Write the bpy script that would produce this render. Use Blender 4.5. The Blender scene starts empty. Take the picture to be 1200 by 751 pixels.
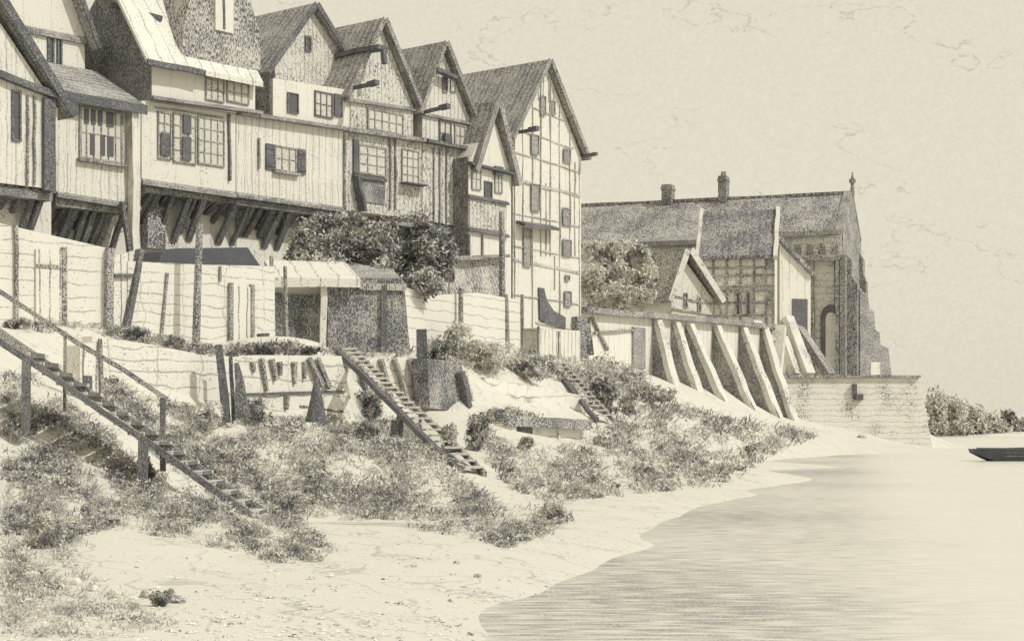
import bpy, math, random
import numpy as np
from mathutils import Vector
random.seed(7); rng = np.random.default_rng(7)
S = bpy.context.scene; COL = S.collection
F, CX, HY, H = 2020.0, 600.0, 500.0, 1.4          # focal length in photo pixels, centre, horizon, eye height
R = math.radians
CREAM = (.73, .71, .645); INK = (.098, .1, .115)

# ------------------------------------------------------------------ pixel <-> world helpers
def P(px, py, Y):
    return Vector(((px-CX)/F*Y, Y, H+(HY-py)/F*Y))

# ------------------------------------------------------------------ materials
def mixc(a, b, t): return tuple(a[i]*(1-t)+b[i]*t for i in range(3))
def mat(name, base=CREAM, ink=INK, grain=.2, gs=14, lines=(), rough=.9, bump=.2, world=False, uneven=.28, rnd=True, soft=.11, stretch=None, spec=.2, calm=False):
    m = bpy.data.materials.new(name); m.use_nodes = True
    nt = m.node_tree; N = nt.nodes; L = nt.links; N.clear()
    def nd(t, **kw):
        n = N.new(t)
        for k, v in kw.items(): setattr(n, k, v)
        return n
    def mth(op, a, b=None, c=None, clamp=False):
        n = nd('ShaderNodeMath', operation=op, use_clamp=clamp)
        for i, v in enumerate((a, b, c)):
            if v is None: continue
            if isinstance(v, (int, float)): n.inputs[i].default_value = v
            else: L.new(v, n.inputs[i])
        return n.outputs[0]
    out = nd('ShaderNodeOutputMaterial'); bs = nd('ShaderNodeBsdfPrincipled')
    L.new(bs.outputs[0], out.inputs[0])
    if world: vec = nd('ShaderNodeNewGeometry').outputs['Position']
    else: vec = nd('ShaderNodeTexCoord').outputs['Object']
    raw = vec
    if rnd:
        oi = nd('ShaderNodeObjectInfo'); va = nd('ShaderNodeVectorMath', operation='ADD')
        cm = nd('ShaderNodeCombineXYZ')
        for i, k in enumerate((31., 57., 13.)): L.new(mth('MULTIPLY', oi.outputs['Random'], k), cm.inputs[i])
        L.new(raw, va.inputs[0]); L.new(cm.outputs[0], va.inputs[1]); vec = va.outputs[0]
    gvec = vec
    if stretch:
        vm = nd('ShaderNodeVectorMath', operation='MULTIPLY'); L.new(vec, vm.inputs[0]); vm.inputs[1].default_value = stretch; gvec = vm.outputs[0]
    def noise(v, sc, det=2, ro=.6):
        n = nd('ShaderNodeTexNoise'); n.inputs['Scale'].default_value = sc; n.inputs['Detail'].default_value = det; n.inputs['Roughness'].default_value = ro
        L.new(v, n.inputs['Vector']); return n.outputs[0]
    n1 = noise(gvec, gs*1.45, 1.5, .6); n2 = noise(vec, gs*.07, 2)
    val = mth('ADD', n1, mth('MULTIPLY', mth('SUBTRACT', n2, .5), uneven))
    thr = .5+(.5-grain)*.46
    def ramp(v, a, b, o0=0., o1=1.):
        n = nd('ShaderNodeMapRange', interpolation_type='SMOOTHSTEP'); L.new(v, n.inputs[0])
        for i, q in zip((1, 2, 3, 4), (a, b, o0, o1)): n.inputs[i].default_value = q
        return n.outputs[0]
    fac = ramp(val, thr-soft, thr+soft)
    wob = noise(vec, 1.3, 1)
    for (d, sp, w, st, wb) in lines:
        if isinstance(d, str): d = {'x': (1, 0, 0), 'y': (0, 1, 0), 'z': (0, 0, 1)}[d]
        dt = nd('ShaderNodeVectorMath', operation='DOT_PRODUCT'); L.new(raw, dt.inputs[0]); dt.inputs[1].default_value = d
        c = mth('ADD', dt.outputs['Value'], mth('MULTIPLY', wob, wb))
        f = mth('ABSOLUTE', mth('SUBTRACT', mth('FRACT', mth('DIVIDE', c, sp)), .5))
        hw = w/sp*.5
        ln = ramp(f, hw*.6, hw*1.5, 1., 0.)
        br = ramp(mth('ADD', n1, mth('MULTIPLY', mth('SUBTRACT', n2, .5), .8)), .34, .52, .15, 1.)
        fac = mth('MAXIMUM', fac, mth('MULTIPLY', mth('MULTIPLY', ln, br), st))
    if calm:                                        # grey streaks in the colour thin out towards open water
        dc = nd('ShaderNodeVectorMath', operation='DOT_PRODUCT'); L.new(raw, dc.inputs[0]); dc.inputs[1].default_value = (1, -.2, 0)
        edge = mth('ADD', dc.outputs['Value'], mth('MULTIPLY', mth('SUBTRACT', noise(raw, .35, 2), .5), 2.2))
        sp_ = noise(raw, 38, 1)
        fac = mth('MULTIPLY', mth('MULTIPLY', fac, ramp(edge, -1.2, 1.6, 1., .12)), ramp(sp_, .36, .6, .35, 1.))
    mx = nd('ShaderNodeMix', data_type='RGBA'); L.new(fac, mx.inputs[0])
    mx.inputs[6].default_value = (*base, 1); mx.inputs[7].default_value = (*ink, 1)
    L.new(mx.outputs[2], bs.inputs['Base Color'])
    bs.inputs['Roughness'].default_value = rough; bs.inputs['Specular IOR Level'].default_value = spec
    if bump:
        b = nd('ShaderNodeBump'); b.inputs['Strength'].default_value = bump; b.inputs['Distance'].default_value = .02
        L.new(mth('SUBTRACT', 1., fac), b.inputs['Height']); L.new(b.outputs[0], bs.inputs['Normal'])
    return m
M = {}
def V(f): return ('x', f[0], f[1], f[2], f[3])
M['plank_v'] = mat('pale_upright_boards', grain=.07, gs=15, lines=[('x', .34, .045, .5, .16), ('x', .21, .03, .3, .4)])
M['plank_v_far'] = mat('grey_upright_boards', base=mixc(CREAM, INK, .14), grain=.31, gs=15, lines=[('x', .24, .06, .6, .2)], stretch=(1, 1, .4))
M['plaster'] = mat('pale_plaster', grain=.05, gs=14, lines=[('x', 1.1, .035, .3, .3)])
M['plaster_f'] = mat('far_pale_plaster', grain=.2, gs=9, lines=[('x', .7, .06, .35, .4)])
M['gable'] = mat('weathered_gable_boards', base=mixc(CREAM, INK, .14), grain=.27, gs=16, lines=[('x', .22, .05, .55, .15)], stretch=(1, 1, .5))
M['gable_mid'] = mat('gable_boards', base=mixc(CREAM, INK, .05), grain=.24, gs=16, lines=[('x', .25, .05, .6, .1)])
M['roof'] = mat('dark_tile_roof', base=mixc(CREAM, INK, .36), grain=.42, gs=15, lines=[('y', .3, .13, .7, .3)], stretch=(1, 1, .5))
M['roof_pale'] = mat('worn_pale_roof', base=mixc(CREAM, INK, .1), grain=.36, gs=15, lines=[('y', .45, .06, .6, .3)])
M['roof_board'] = mat('pale_board_roof', grain=.13, gs=14, lines=[('x', .6, .05, .6, .3)])
M['roof_far'] = mat('far_tile_roof', base=mixc(CREAM, INK, .3), grain=.5, gs=8.5, lines=[('x', .75, .15, .55, .6)], stretch=(1, 1, .6))
M['roof_far_dark'] = mat('far_dark_roof', base=mixc(CREAM, INK, .42), grain=.55, gs=9, lines=[('x', .45, .2, .85, .4)], stretch=(1, 1, .35), soft=.16)
M['timber'] = mat('dark_timber', base=mixc(CREAM, INK, .66), grain=.62, gs=16)
M['timber_mid'] = mat('grey_timber', base=mixc(CREAM, INK, .38), grain=.5, gs=17)
M['timber_far'] = mat('far_timber', base=mixc(CREAM, INK, .35), grain=.5, gs=10)
M['black'] = mat('black_tarred_wood', base=mixc(CREAM, INK, .68), grain=.7, gs=17, soft=.16)
M['side'] = mat('shaded_side_boards', base=mixc(CREAM, INK, .45), grain=.58, gs=19, lines=[('y', .3, .06, .8, .1)], stretch=(1, 1, .4), soft=.2)  # shade of the left-facing walls, put into the board colour
M['ground_floor'] = mat('rough_ground_floor_wall', base=mixc(CREAM, INK, .04), grain=.16, gs=11, lines=[('x', .8, .06, .4, .5)], uneven=.7)
M['pane'] = mat('sky_toned_window_glass', base=(.62, .60, .54), grain=.12, gs=12, rough=.15, spec=.6, bump=0)  # sky reflection put into the pale base colour
M['pane_dark'] = mat('dark_window_glass', base=(.11, .11, .112), grain=.45, gs=14, rough=.2, spec=.5, bump=0)
M['frame'] = mat('grey_window_frame', base=mixc(CREAM, INK, .42), grain=.45, gs=18)
M['frame_thin'] = mat('grey_thin_timbers', base=mixc(CREAM, INK, .2), grain=.34, gs=16)
M['pane_grey'] = mat('grey_window_glass', base=mixc(CREAM, INK, .5), grain=.4, gs=14, rough=.25, spec=.4, bump=0)
M['dormer'] = mat('slate_hung_dormer', base=mixc(CREAM, INK, .22), grain=.48, gs=15, lines=[('x', .5, .1, .5, .2)], stretch=(1, 1, .35))
M['fence_h'] = mat('pale_level_boards', grain=.03, gs=17, lines=[('z', .36, .035, .55, .22)])
M['fence_h2'] = mat('old_level_boards', grain=.05, gs=17, lines=[('z', .3, .035, .55, .3), ('x', 1.4, .04, .4, .5)])
M['fence_v'] = mat('old_upright_boards', grain=.07, gs=17, lines=[('x', .3, .045, .8, .12)])
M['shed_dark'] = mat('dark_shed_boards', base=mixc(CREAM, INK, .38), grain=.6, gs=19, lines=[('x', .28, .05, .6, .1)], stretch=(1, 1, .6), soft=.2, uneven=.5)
M['hatch'] = mat('grey_lean_to_roof', base=mixc(CREAM, INK, .12), grain=.42, gs=14, lines=[((.7, .3, .65), .22, .08, .8, .1)])
M['stone'] = mat('pale_rubble_wall', grain=.06, gs=19, lines=[('z', .42, .04, .6, .45), ('x', 1.1, .04, .35, .6)], uneven=.9)
M['wharf'] = mat('pale_quay_stone', base=mixc(CREAM, INK, .02), grain=.11, gs=9, lines=[('z', .36, .06, .42, .3), ('z', .22, .04, .2, .5)], uneven=.7)
M['stone_far'] = mat('grey_church_stone', base=mixc(CREAM, INK, .08), grain=.26, gs=8.5, lines=[('z', .5, .08, .5, .35)])
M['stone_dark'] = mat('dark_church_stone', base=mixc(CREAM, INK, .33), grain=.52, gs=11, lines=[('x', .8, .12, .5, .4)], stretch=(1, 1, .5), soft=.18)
M['prop_side'] = mat('dark_and_shaded_boards', base=mixc(CREAM, INK, .38), grain=.52, gs=13, lines=[('y', .5, .1, .6, .3)], stretch=(1, 1, .6), soft=.2)  # on the buttress sides this dark colour stands for their shade
M['prop'] = mat('pale_shoring_beam', base=mixc(CREAM, INK, .06), grain=.19, gs=11, uneven=.6)
M['palisade'] = mat('pale_palisade_boards', grain=.07, gs=10, lines=[('x', .6, .05, .45, .3)])
M['leaf_dark'] = mat('dark_leaves', base=mixc(CREAM, INK, .2), grain=.54, gs=2.6, uneven=.2, soft=.16, bump=0, rnd=False)
M['leaf_mid'] = mat('grey_leaves', base=mixc(CREAM, INK, .08), grain=.42, gs=2.4, uneven=.2, soft=.16, bump=0, rnd=False)
M['leaf_pale'] = mat('pale_leaves', base=mixc(CREAM, INK, .06), grain=.24, gs=2.0, uneven=.2, soft=.16, bump=0, rnd=False)
M['leaf_tree'] = mat('loose_grey_leaves', base=mixc(CREAM, INK, .02), grain=.3, gs=1.0, uneven=.3, soft=.1, bump=0, rnd=False)
M['blade'] = mat('grey_grass', base=mixc(CREAM, INK, .5), grain=.25, gs=1.5, bump=0, rnd=False)
M['blade_dark'] = mat('dark_grass', base=mixc(CREAM, INK, .92), grain=.5, gs=1.5, bump=0, rnd=False)
M['tar'] = mat('fresh_black_tar', base=mixc(CREAM, INK, .9), grain=.75, gs=17, soft=.16)
M['bark'] = mat('grey_bark', base=mixc(CREAM, INK, .4), grain=.5, gs=15)
M['rock'] = mat('pale_stone', base=mixc(CREAM, INK, .05), grain=.25, gs=45, uneven=.9)
M['rock_dark'] = mat('weedy_stone', base=mixc(CREAM, INK, .12), grain=.42, gs=50, uneven=.9, soft=.16)
M['soot'] = mat('sooty_brick', base=mixc(CREAM, INK, .4), grain=.55, gs=9)
M['step'] = mat('worn_tread', base=mixc(CREAM, INK, .12), grain=.3, gs=35)
M['near_timber'] = mat('dark_stair_timber', base=mixc(CREAM, INK, .62), grain=.62, gs=40, soft=.16)
M['near_rail'] = mat('grey_rail_timber', base=mixc(CREAM, INK, .35), grain=.5, gs=38)

# ------------------------------------------------------------------ mesh builder
class MB:
    def __init__(s): s.v = []; s.f = []
    def add(s, vs, fs):
        o = len(s.v); s.v += [tuple(v) for v in vs]; s.f += [tuple(i+o for i in f) for f in fs]; return s
    def box(s, x0, x1, y0, y1, z0, z1):
        vs = [(x, y, z) for z in (z0, z1) for y in (y0, y1) for x in (x0, x1)]
        return s.add(vs, [(0, 2, 3, 1), (4, 5, 7, 6), (0, 1, 5, 4), (2, 6, 7, 3), (0, 4, 6, 2), (1, 3, 7, 5)])
    def prism(s, pts, y0, y1):                     # polygon in (x,z), extruded along y
        n = len(pts); a = sum(pts[i][0]*pts[(i+1) % n][1]-pts[(i+1) % n][0]*pts[i][1] for i in range(n))
        if a < 0: pts = pts[::-1]
        vs = [(p[0], y0, p[1]) for p in pts]+[(p[0], y1, p[1]) for p in pts]
        return s.add(vs, [tuple(range(n)), tuple(range(2*n-1, n-1, -1))]+[(i, i+n, (i+1) % n+n, (i+1) % n) for i in range(n)])
    def prism_x(s, pts, x0, x1):                   # polygon in (y,z), extruded along x
        n = len(pts); a = sum(pts[i][0]*pts[(i+1) % n][1]-pts[(i+1) % n][0]*pts[i][1] for i in range(n))
        if a < 0: pts = pts[::-1]
        vs = [(x0, p[0], p[1]) for p in pts]+[(x1, p[0], p[1]) for p in pts]
        return s.add(vs, [tuple(range(n-1, -1, -1)), tuple(range(n, 2*n))]+[((i+1) % n, (i+1) % n+n, i+n, i) for i in range(n)])
    def bar(s, p, q, w, h=None, w2=None, up=(0, 0, 1)):     # tapered rectangular beam p->q
        h = h or w; k = (w2/w) if w2 else 1
        p, q = Vector(p), Vector(q); d = (q-p).normalized(); u = Vector(up)
        if abs(d.dot(u)) > .98: u = Vector((0, 1, 0))
        sx = d.cross(u).normalized(); sz = sx.cross(d).normalized()
        ln = (q-p).length; ns = 1 if ln < 1.0 or w > .55 else min(7, 2+int(ln/1.1)); rr = random.Random(int((p.x+q.y*3+q.z*7)*1000)); am = min(.03, .01*ln)+.03*min(w, .4)
        vs = []; fs = []
        for t_ in range(ns+1):
            f = t_/ns; kk = 1+(k-1)*f; c = p.lerp(q, f)
            if 0 < t_ < ns: c = c+sx*rr.uniform(-am, am)+sz*rr.uniform(-am, am); kk *= rr.uniform(.93, 1.05)
            for a, b in ((-1, -1), (1, -1), (1, 1), (-1, 1)): vs.append(c+sx*a*w*.5*kk+sz*b*h*.5*kk)
        for t_ in range(ns):
            o_ = 4*t_
            for e in range(4): fs.append((o_+e, o_+4+e, o_+4+(e+1) % 4, o_+(e+1) % 4))
        return s.add(vs, [(0, 1, 2, 3), tuple(4*ns+e for e in (3, 2, 1, 0))]+fs)
    def tube(s, pts, r, n=7):                      # pts list, r list/number
        pts = [Vector(p) for p in pts]; vs = []; fs = []
        for i, p in enumerate(pts):
            d = (pts[min(i+1, len(pts)-1)]-pts[max(i-1, 0)]).normalized()
            u = Vector((1, 0, 0)) if abs(d.x) < .8 else Vector((0, 1, 0))
            a = d.cross(u).normalized(); b = d.cross(a); rr = r[i] if isinstance(r, (list, tuple)) else r
            for k in range(n): t = 2*math.pi*k/n; vs.append(p+a*math.cos(t)*rr+b*math.sin(t)*rr)
        for i in range(len(pts)-1):
            for k in range(n): fs.append((i*n+k, i*n+(k+1) % n, (i+1)*n+(k+1) % n, (i+1)*n+k))
        fs.append(tuple(range(n-1, -1, -1))); fs.append(tuple(range((len(pts)-1)*n, len(pts)*n)))
        return s.add(vs, fs)
    def build(s, name, m, parent=None):
        me = bpy.data.meshes.new(name); me.from_pydata(s.v, [], s.f)
        me.materials.append(m if not isinstance(m, str) else M[m]); me.validate(); me.update()
        o = bpy.data.objects.new(name, me); COL.objects.link(o); o.parent = parent
        return o
def tag(o, label=None, cat=None, group=None, kind=None):
    if label: o['label'] = label
    if cat: o['category'] = cat
    if group: o['group'] = group
    if kind: o['kind'] = kind
    return o
def thing(name, label, cat, loc=(0, 0, 0), rz=0, group=None):
    o = bpy.data.objects.new(name, None); COL.objects.link(o)
    o.empty_display_size = .3; o.location = loc; o.rotation_euler = (0, 0, rz)
    return tag(o, label, cat, group)
class Fr:                                          # upright local frame; p() drops a photo pixel onto its plane y=d
    def __init__(s, O, th): s.O = Vector(O); s.th = th; s.c = math.cos(th); s.s = math.sin(th)
    def p(s, px, py, d=0.):
        k = (px-CX)/F; m = (HY-py)/F; c, sn = s.c, s.s
        t = (d-sn*s.O.x+c*s.O.y)/(c-sn*k)
        dx, dy = t*k-s.O.x, t-s.O.y
        return Vector((c*dx+sn*dy, d, H+t*m-s.O.z))
    def xz(s, px, py, d=0.): q = s.p(px, py, d); return (q.x, q.z)
    def w(s, v): return Vector((s.O.x+s.c*v[0]-s.s*v[1], s.O.y+s.s*v[0]+s.c*v[1], s.O.z+v[2]))
def fr2(pa, Ya, pb, Yb, py):
    a, b = P(pa, py, Ya), P(pb, py, Yb); return Fr(a, math.atan2(b.y-a.y, b.x-a.x))
TH = R(50)
def street(px, zb=3.9):
    k = (px-CX)/F; t = (60*k+12.5)/(math.cos(TH)-math.sin(TH)*k)
    return Fr((-12.5+math.cos(TH)*t, 60+math.sin(TH)*t, zb), TH)

# ------------------------------------------------------------------ terrain (thin-plate spline through surveyed points)
def shoreY(py): return H*F/(py-HY)
ctl = []
def g(px, py, Y): p = P(px, py, Y); ctl.append((p.x, p.y, p.z))
def gz(x, y, z): ctl.append((x, y, z))
SH = [(590, 748), (640, 695), (700, 668), (770, 640), (800, 605), (850, 588), (905, 570), (985, 547), (1050, 531), (1092, 525)]
for (px, py) in SH:
    g(px, py, shoreY(py)); p = P(px, py, shoreY(py)); gz(p.x+.9+p.y*.04, p.y, -.35-.002*p.y)
for (px, py, Y) in [(10, 745, 10), (150, 735, 10.6), (300, 735, 11), (450, 742, 11.2), (10, 690, 13), (150, 690, 13), (300, 690, 13.5), (450, 690, 14),
    (10, 640, 16), (120, 640, 16.2), (250, 655, 16), (400, 650, 16.5), (520, 650, 17), (600, 640, 18.4),
    (10, 590, 19.5), (100, 600, 20), (200, 612, 20.5), (300, 608, 22.5), (420, 615, 21), (560, 620, 22), (660, 610, 24),
    (10, 520, 24), (60, 520, 24.3), (150, 565, 24), (30, 488, 24.6), (200, 560, 26), (230, 580, 24), (330, 560, 27), (450, 570, 28), (620, 590, 29), (740, 590, 29),
    (100, 468, 32), (195, 528, 27), (170, 490, 34), (255, 500, 37), (330, 500, 38), (400, 500, 39), (460, 520, 38), (540, 557, 36), (620, 560, 38), (720, 555, 40), (840, 574, 35.5),
    (10, 400, 36), (10, 388, 44), (70, 387, 46), (130, 388, 48), (120, 396, 42), (230, 412, 50), (190, 403, 45), (255, 418, 46), (340, 414, 50), (400, 414, 54), (480, 418, 57),
    (500, 480, 46), (560, 500, 47), (620, 525, 47), (690, 520, 48), (780, 535, 50), (860, 545, 52), (905, 552, 55),
    (500, 400, 60), (540, 402, 62), (600, 412, 66), (640, 425, 68), (690, 430, 72), (700, 490, 60), (760, 500, 66), (830, 515, 70), (900, 528, 76), (970, 530, 85),
    (720, 425, 80), (770, 445, 84), (820, 462, 87), (860, 475, 90), (905, 491, 94), (910, 493, 104), (960, 505, 104), (1020, 515, 105), (1075, 523, 109), (294, 609, 24), (262, 600, 23.2), (310, 612, 25), (905, 491, 110.2), (935, 498, 110.2), (965, 505, 110.2), (1000, 512, 110.2), (1040, 519, 110.2), (1078, 525, 110.2)]: g(px, py, Y)
for (px, py, Y) in [(110, 449, 39.4), (190, 480, 40.8), (256, 496, 42.2), (110, 399, 41.4), (180, 409, 42.8), (250, 425, 44.2), (266, 499, 42.4), (330, 499, 44.4), (400, 499, 46.2), (268, 430, 44.4), (330, 423, 46.2), (398, 423, 48.2),
    (425, 498, 48), (500, 499, 50.2), (412, 425, 50.4), (480, 424, 52), (506, 484, 49.2), (550, 486, 51.3), (504, 428, 51.6), (545, 432, 53.4), (570, 470, 56.2), (620, 483, 58.4), (688, 492, 61.3), (570, 446, 58.6), (640, 460, 60.8), (685, 470, 63.2),
    (598, 530, 47.4), (645, 527, 48.8), (688, 522, 50.3), (598, 498, 49.4), (645, 501, 50.8), (688, 503, 52.2)]: g(px, py, Y)
for (x, y, z) in [(-18, 52, 4), (-12, 60, 4), (-4, 70, 4.2), (3, 80, 4.4), (10, 95, 4.6), (-25, 60, 4.2), (-15, 75, 4.2), (-5, 95, 4.5), (-40, 60, 4.5), (-40, 100, 4.5), (0, 130, 4.5), (12, 122, 4.6), (20, 122, 4.6),
    (8, 112, 4.4), (15, 116, 4.5), (21, 116, 4.5), (-20, 160, 5), (20, 160, 4.5), (-60, 150, 5), (-30, 45, 4.2), (-30, 30, 3.6), (-20, 38, 4), (-14, 28, 3), (-12, 20, 2), (-10, 14, .9), (-9, 8, .5), (-3, 6, .15), (1, 6, -.1), (4, 8, -.5),
    (31, 128, -.6), (38, 160, -.6), (8, 20, -.9), (12, 30, -1), (20, 50, -1.1), (30, 80, -1.1), (40, 113, -1.1), (-60, 40, 4.5), (-60, 20, 3.5), (-40, 10, 2)]: gz(x, y, z)
C = np.array(ctl)
def _phi(d2): return np.where(d2 > 1e-9, .5*d2*np.log(np.maximum(d2, 1e-9)), 0)
n = len(C); A = C[:, :2]/10
K = _phi(((A[:, None]-A[None])**2).sum(-1))+np.eye(n)*.0012
Pm = np.c_[np.ones(n), A]; LHS = np.block([[K, Pm], [Pm.T, np.zeros((3, 3))]])
W = np.linalg.solve(LHS, np.r_[C[:, 2], np.zeros(3)])
def zterr(X, Y):
    X = np.asarray(X, float); Y = np.asarray(Y, float); sh = X.shape; q = np.c_[X.ravel(), Y.ravel()]/10; out = np.empty(len(q))
    for i in range(0, len(q), 8000):
        b = q[i:i+8000]; out[i:i+8000] = _phi(((b[:, None]-A[None])**2).sum(-1))@W[:n]+np.c_[np.ones(len(b)), b]@W[n:]
    z = np.clip(out, -1.3, 6.).reshape(sh)
    far = np.clip((Y-125)/30, 0, 1); line = 25.5+(Y-108)*.12
    zf = np.where(X < line-2, 4.6, -1.2)
    return z*(1-far)+zf*far+.03*np.sin(X*2.3+Y*1.1)*np.sin(Y*1.7-X*.6)*np.clip(z*3, 0, 1)
xs = np.r_[np.linspace(-320, -42, 14), np.arange(-40, 42.1, .45), np.linspace(50, 70, 3)]
ys = np.r_[np.linspace(-10, 3, 4), np.arange(4, 30, .3), np.arange(30, 132, .55), np.linspace(136, 420, 12)]
GX, GY = np.meshgrid(xs, ys); GZ = zterr(GX, GY)
def terr(x, y): return float(zterr(np.array([x]), np.array([y]))[0])
nx, ny = len(xs), len(ys); idx = np.arange(nx*ny).reshape(ny, nx)
fs = np.stack([idx[:-1, :-1], idx[:-1, 1:], idx[1:, 1:], idx[1:, :-1]], -1).reshape(-1, 4)
M['ground'] = mat('pale_river_bank', base=(.645, .63, .565), ink=(.2, .2, .2), grain=.06, gs=16, world=True, rnd=False, uneven=.55, stretch=(.7, 1.2, 2.), soft=.09, bump=.35, lines=[((.92, .33, .5), .9, .03, .4, .9), ((.7, .5, 1.), 1.7, .05, .35, 1.6)])
mb = MB(); mb.v = [tuple(v) for v in np.stack([GX, GY, GZ], -1).reshape(-1, 3)]; mb.f = [tuple(map(int, f)) for f in fs]
gd = mb.build('ground', 'ground'); tag(gd, 'pale sloping river bank and beach', kind='structure')
for p_ in gd.data.polygons: p_.use_smooth = True
_gx = np.arange(-44, 46.1, .4); _gy = np.arange(4, 134.1, .4); _GZ = zterr(*np.meshgrid(_gx, _gy))
def zfast(X, Y):
    u = np.clip((X+44)/.4, 0, len(_gx)-1.001); v = np.clip((Y-4)/.4, 0, len(_gy)-1.001); i = u.astype(int); j = v.astype(int); a = u-i; b = v-j
    return (_GZ[j, i]*(1-a)+_GZ[j, i+1]*a)*(1-b)+(_GZ[j+1, i]*(1-a)+_GZ[j+1, i+1]*a)*b
_YS = np.concatenate([np.arange(8, 40, .12), np.arange(40, 112, .3)])
def hitv(px, py):                                   # photo pixels -> points on the terrain (nan where none)
    out = np.full((len(px), 3), np.nan)
    for s0 in range(0, len(px), 2000):
        a = px[s0:s0+2000, None]; b = py[s0:s0+2000, None]; X = (a-CX)/F*_YS; d = H+(HY-b)/F*_YS-zfast(X, np.broadcast_to(_YS, X.shape))
        i = np.argmax(d < 0, 1); ok = (d[np.arange(len(i)), i] < 0) & (i > 0); i0 = np.maximum(i-1, 0); n_ = np.arange(len(i))
        t = d[n_, i0]/(d[n_, i0]-d[n_, i]+1e-9); Y = _YS[i0]+(_YS[i]-_YS[i0])*t
        q = np.stack([(a[:, 0]-CX)/F*Y, Y, H+(HY-b[:, 0])/F*Y], 1); q[~ok] = np.nan; out[s0:s0+2000] = q
    return out
def hit(px, py):
    q = hitv(np.array([float(px)]), np.array([float(py)]))[0]
    return None if np.isnan(q[0]) else Vector(q)

# water
wm = mat('river_water', base=(.7, .685, .615), ink=(.15, .15, .155), grain=.42, gs=1.5, world=True, rnd=False, uneven=.7, stretch=(1.1, 4.5, 1), soft=.16, rough=.32, bump=.08, spec=.3, lines=[('y', .42, .12, .55, 1.4), ((.14, 1, 0), 1.3, .3, .45, 2.5)], calm=True)  # ripple streaks painted into the colour in place of dark reflections
mb = MB().add([(-400, -30, 0), (1500, -30, 0), (1500, 3000, 0), (-400, 3000, 0)], [(0, 1, 2, 3)])
tag(mb.build('water', wm), 'calm pale river with grey ripples', kind='structure')

# ------------------------------------------------------------------ house kit
def window(par, fr, x0, x1, y0, y1, d, nxp=2, nyp=3, glass='pane', fm='frame', fw=.07, sill=False, shut=None, name='window'):
    """x0,x1 photo columns; y0,y1 photo rows at the left edge; d plane"""
    a = fr.p(x0, y0, d); b = fr.p(x0, y1, d); c = fr.p(x1, y0, d); X0, X1, Z1, Z0 = a.x, c.x, a.z, b.z
    m = MB(); yo, yi = d-.07, d-.012
    m.box(X0, X0+fw, yo, yi, Z0, Z1); m.box(X1-fw, X1, yo, yi, Z0, Z1)
    m.box(X0+fw, X1-fw, yo, yi, Z1-fw, Z1); m.box(X0+fw, X1-fw, yo, yi, Z0, Z0+fw)
    for i in range(1, nxp): x = X0+(X1-X0)*i/nxp; m.box(x-.022, x+.022, yo+.012, yi, Z0+fw, Z1-fw)
    for j in range(1, nyp): z = Z0+(Z1-Z0)*j/nyp; m.box(X0+fw, X1-fw, yo+.022, yi-.008, z-.022, z+.022)
    w = m.build(name, fm, par)
    MB().box(X0+fw*.5, X1-fw*.5, d-.03, d-.003, Z0+fw*.5, Z1-fw*.5).build('pane', glass, w)
    if sill: MB().box(X0-.08, X1+.08, d-.2, d-.004, Z0-.09, Z0-.003).build('sill', 'timber_mid', w)
    for s_ in (shut or ''):
        ww = (X1-X0)*.36
        xa = X0-ww-.03 if s_ == 'L' else X1+.03
        q = MB().box(xa, xa+ww, d-.075, d-.006, Z0, Z1); q.box(xa, xa+ww, d-.1, d-.0755, Z0+.12, Z0+.2); q.box(xa, xa+ww, d-.1, d-.0755, Z1-.2, Z1-.12)
        q.build('shutter', 'black', w)
    return w
def wall(par, fr, pts, d, depth, m, name='wall'):
    return MB().prism([fr.xz(x, y, d) for x, y in pts], d, d+depth).build(name, m, par)
def beam_px(par, fr, a, b, d, w=.14, h=.14, m='timber', name='beam'):
    """beam lying on plane d from photo point a to b (proud of it)"""
    p, q = fr.p(*a, d-h*.5-.004), fr.p(*b, d-h*.5-.004)
    return MB().bar(p, q, w, h, up=(0, 1, 0)).build(name, m, par) if abs(p.x-q.x) < .3 and False else MB().bar(p, q, h, w).build(name, m, par)
def gable_roof(par, fr, ap, le, ri, d, depth=8., over=.35, m='roof', mr=None, barge='timber', th=.11, ext=.25):
    a, l, r = (np.array(fr.xz(*q, d)) for q in (ap, le, ri))
    for q, nm in ((l, 'L'), (r, 'R')):
        e = (q-a)/np.linalg.norm(q-a); nrm = np.array([-e[1], e[0]]);
        if nrm[1] < 0: nrm = -nrm
        qq = q+e*ext; top = a-e*.0
        sl = MB().prism([tuple(qq+nrm*.01), tuple(top+nrm*.01), tuple(top+nrm*th+np.array([0, .05])), tuple(qq+nrm*th)], d-over, d+depth)
        s_ = sl.build('roof', m if nm == 'L' else (mr or m), par)
        bb = MB().prism([tuple(qq-nrm*.03), tuple(top-nrm*.03), tuple(top+nrm*(th+.03)+np.array([0, .07])), tuple(qq+nrm*(th+.03))], d-over-.06, d-over-.004)
        bb.build('bargeboard', barge, s_)
def braces(par, fr, px0, px1, pyt0, pyt1, n_, d0, d1, drop, m='timber', jit=.45):
    n_ = int(n_*1.5); pa, pb = fr.p(px0, pyt0, d0), fr.p(px1, pyt1, d0)
    MB().box(pa.x, pb.x, d0+.02, d1-.01, min(pa.z, pb.z)-.32, min(pa.z, pb.z)-.02).build('jetty_shade', 'shed_dark', par)  # dark box added for the band of shade under the jetty
    for i in range(n_):
        t = (i+.5+random.uniform(-jit, jit))/n_; x = px0+(px1-px0)*t; y = pyt0+(pyt1-pyt0)*t
        p = fr.p(x, y, d0); q = Vector((p.x+random.uniform(-.12, .12), d1, p.z-drop*random.uniform(.35, 1.05)))
        MB().bar(p, q, .17*random.uniform(.8, 1.5), .15).build('brace', m, par)
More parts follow.
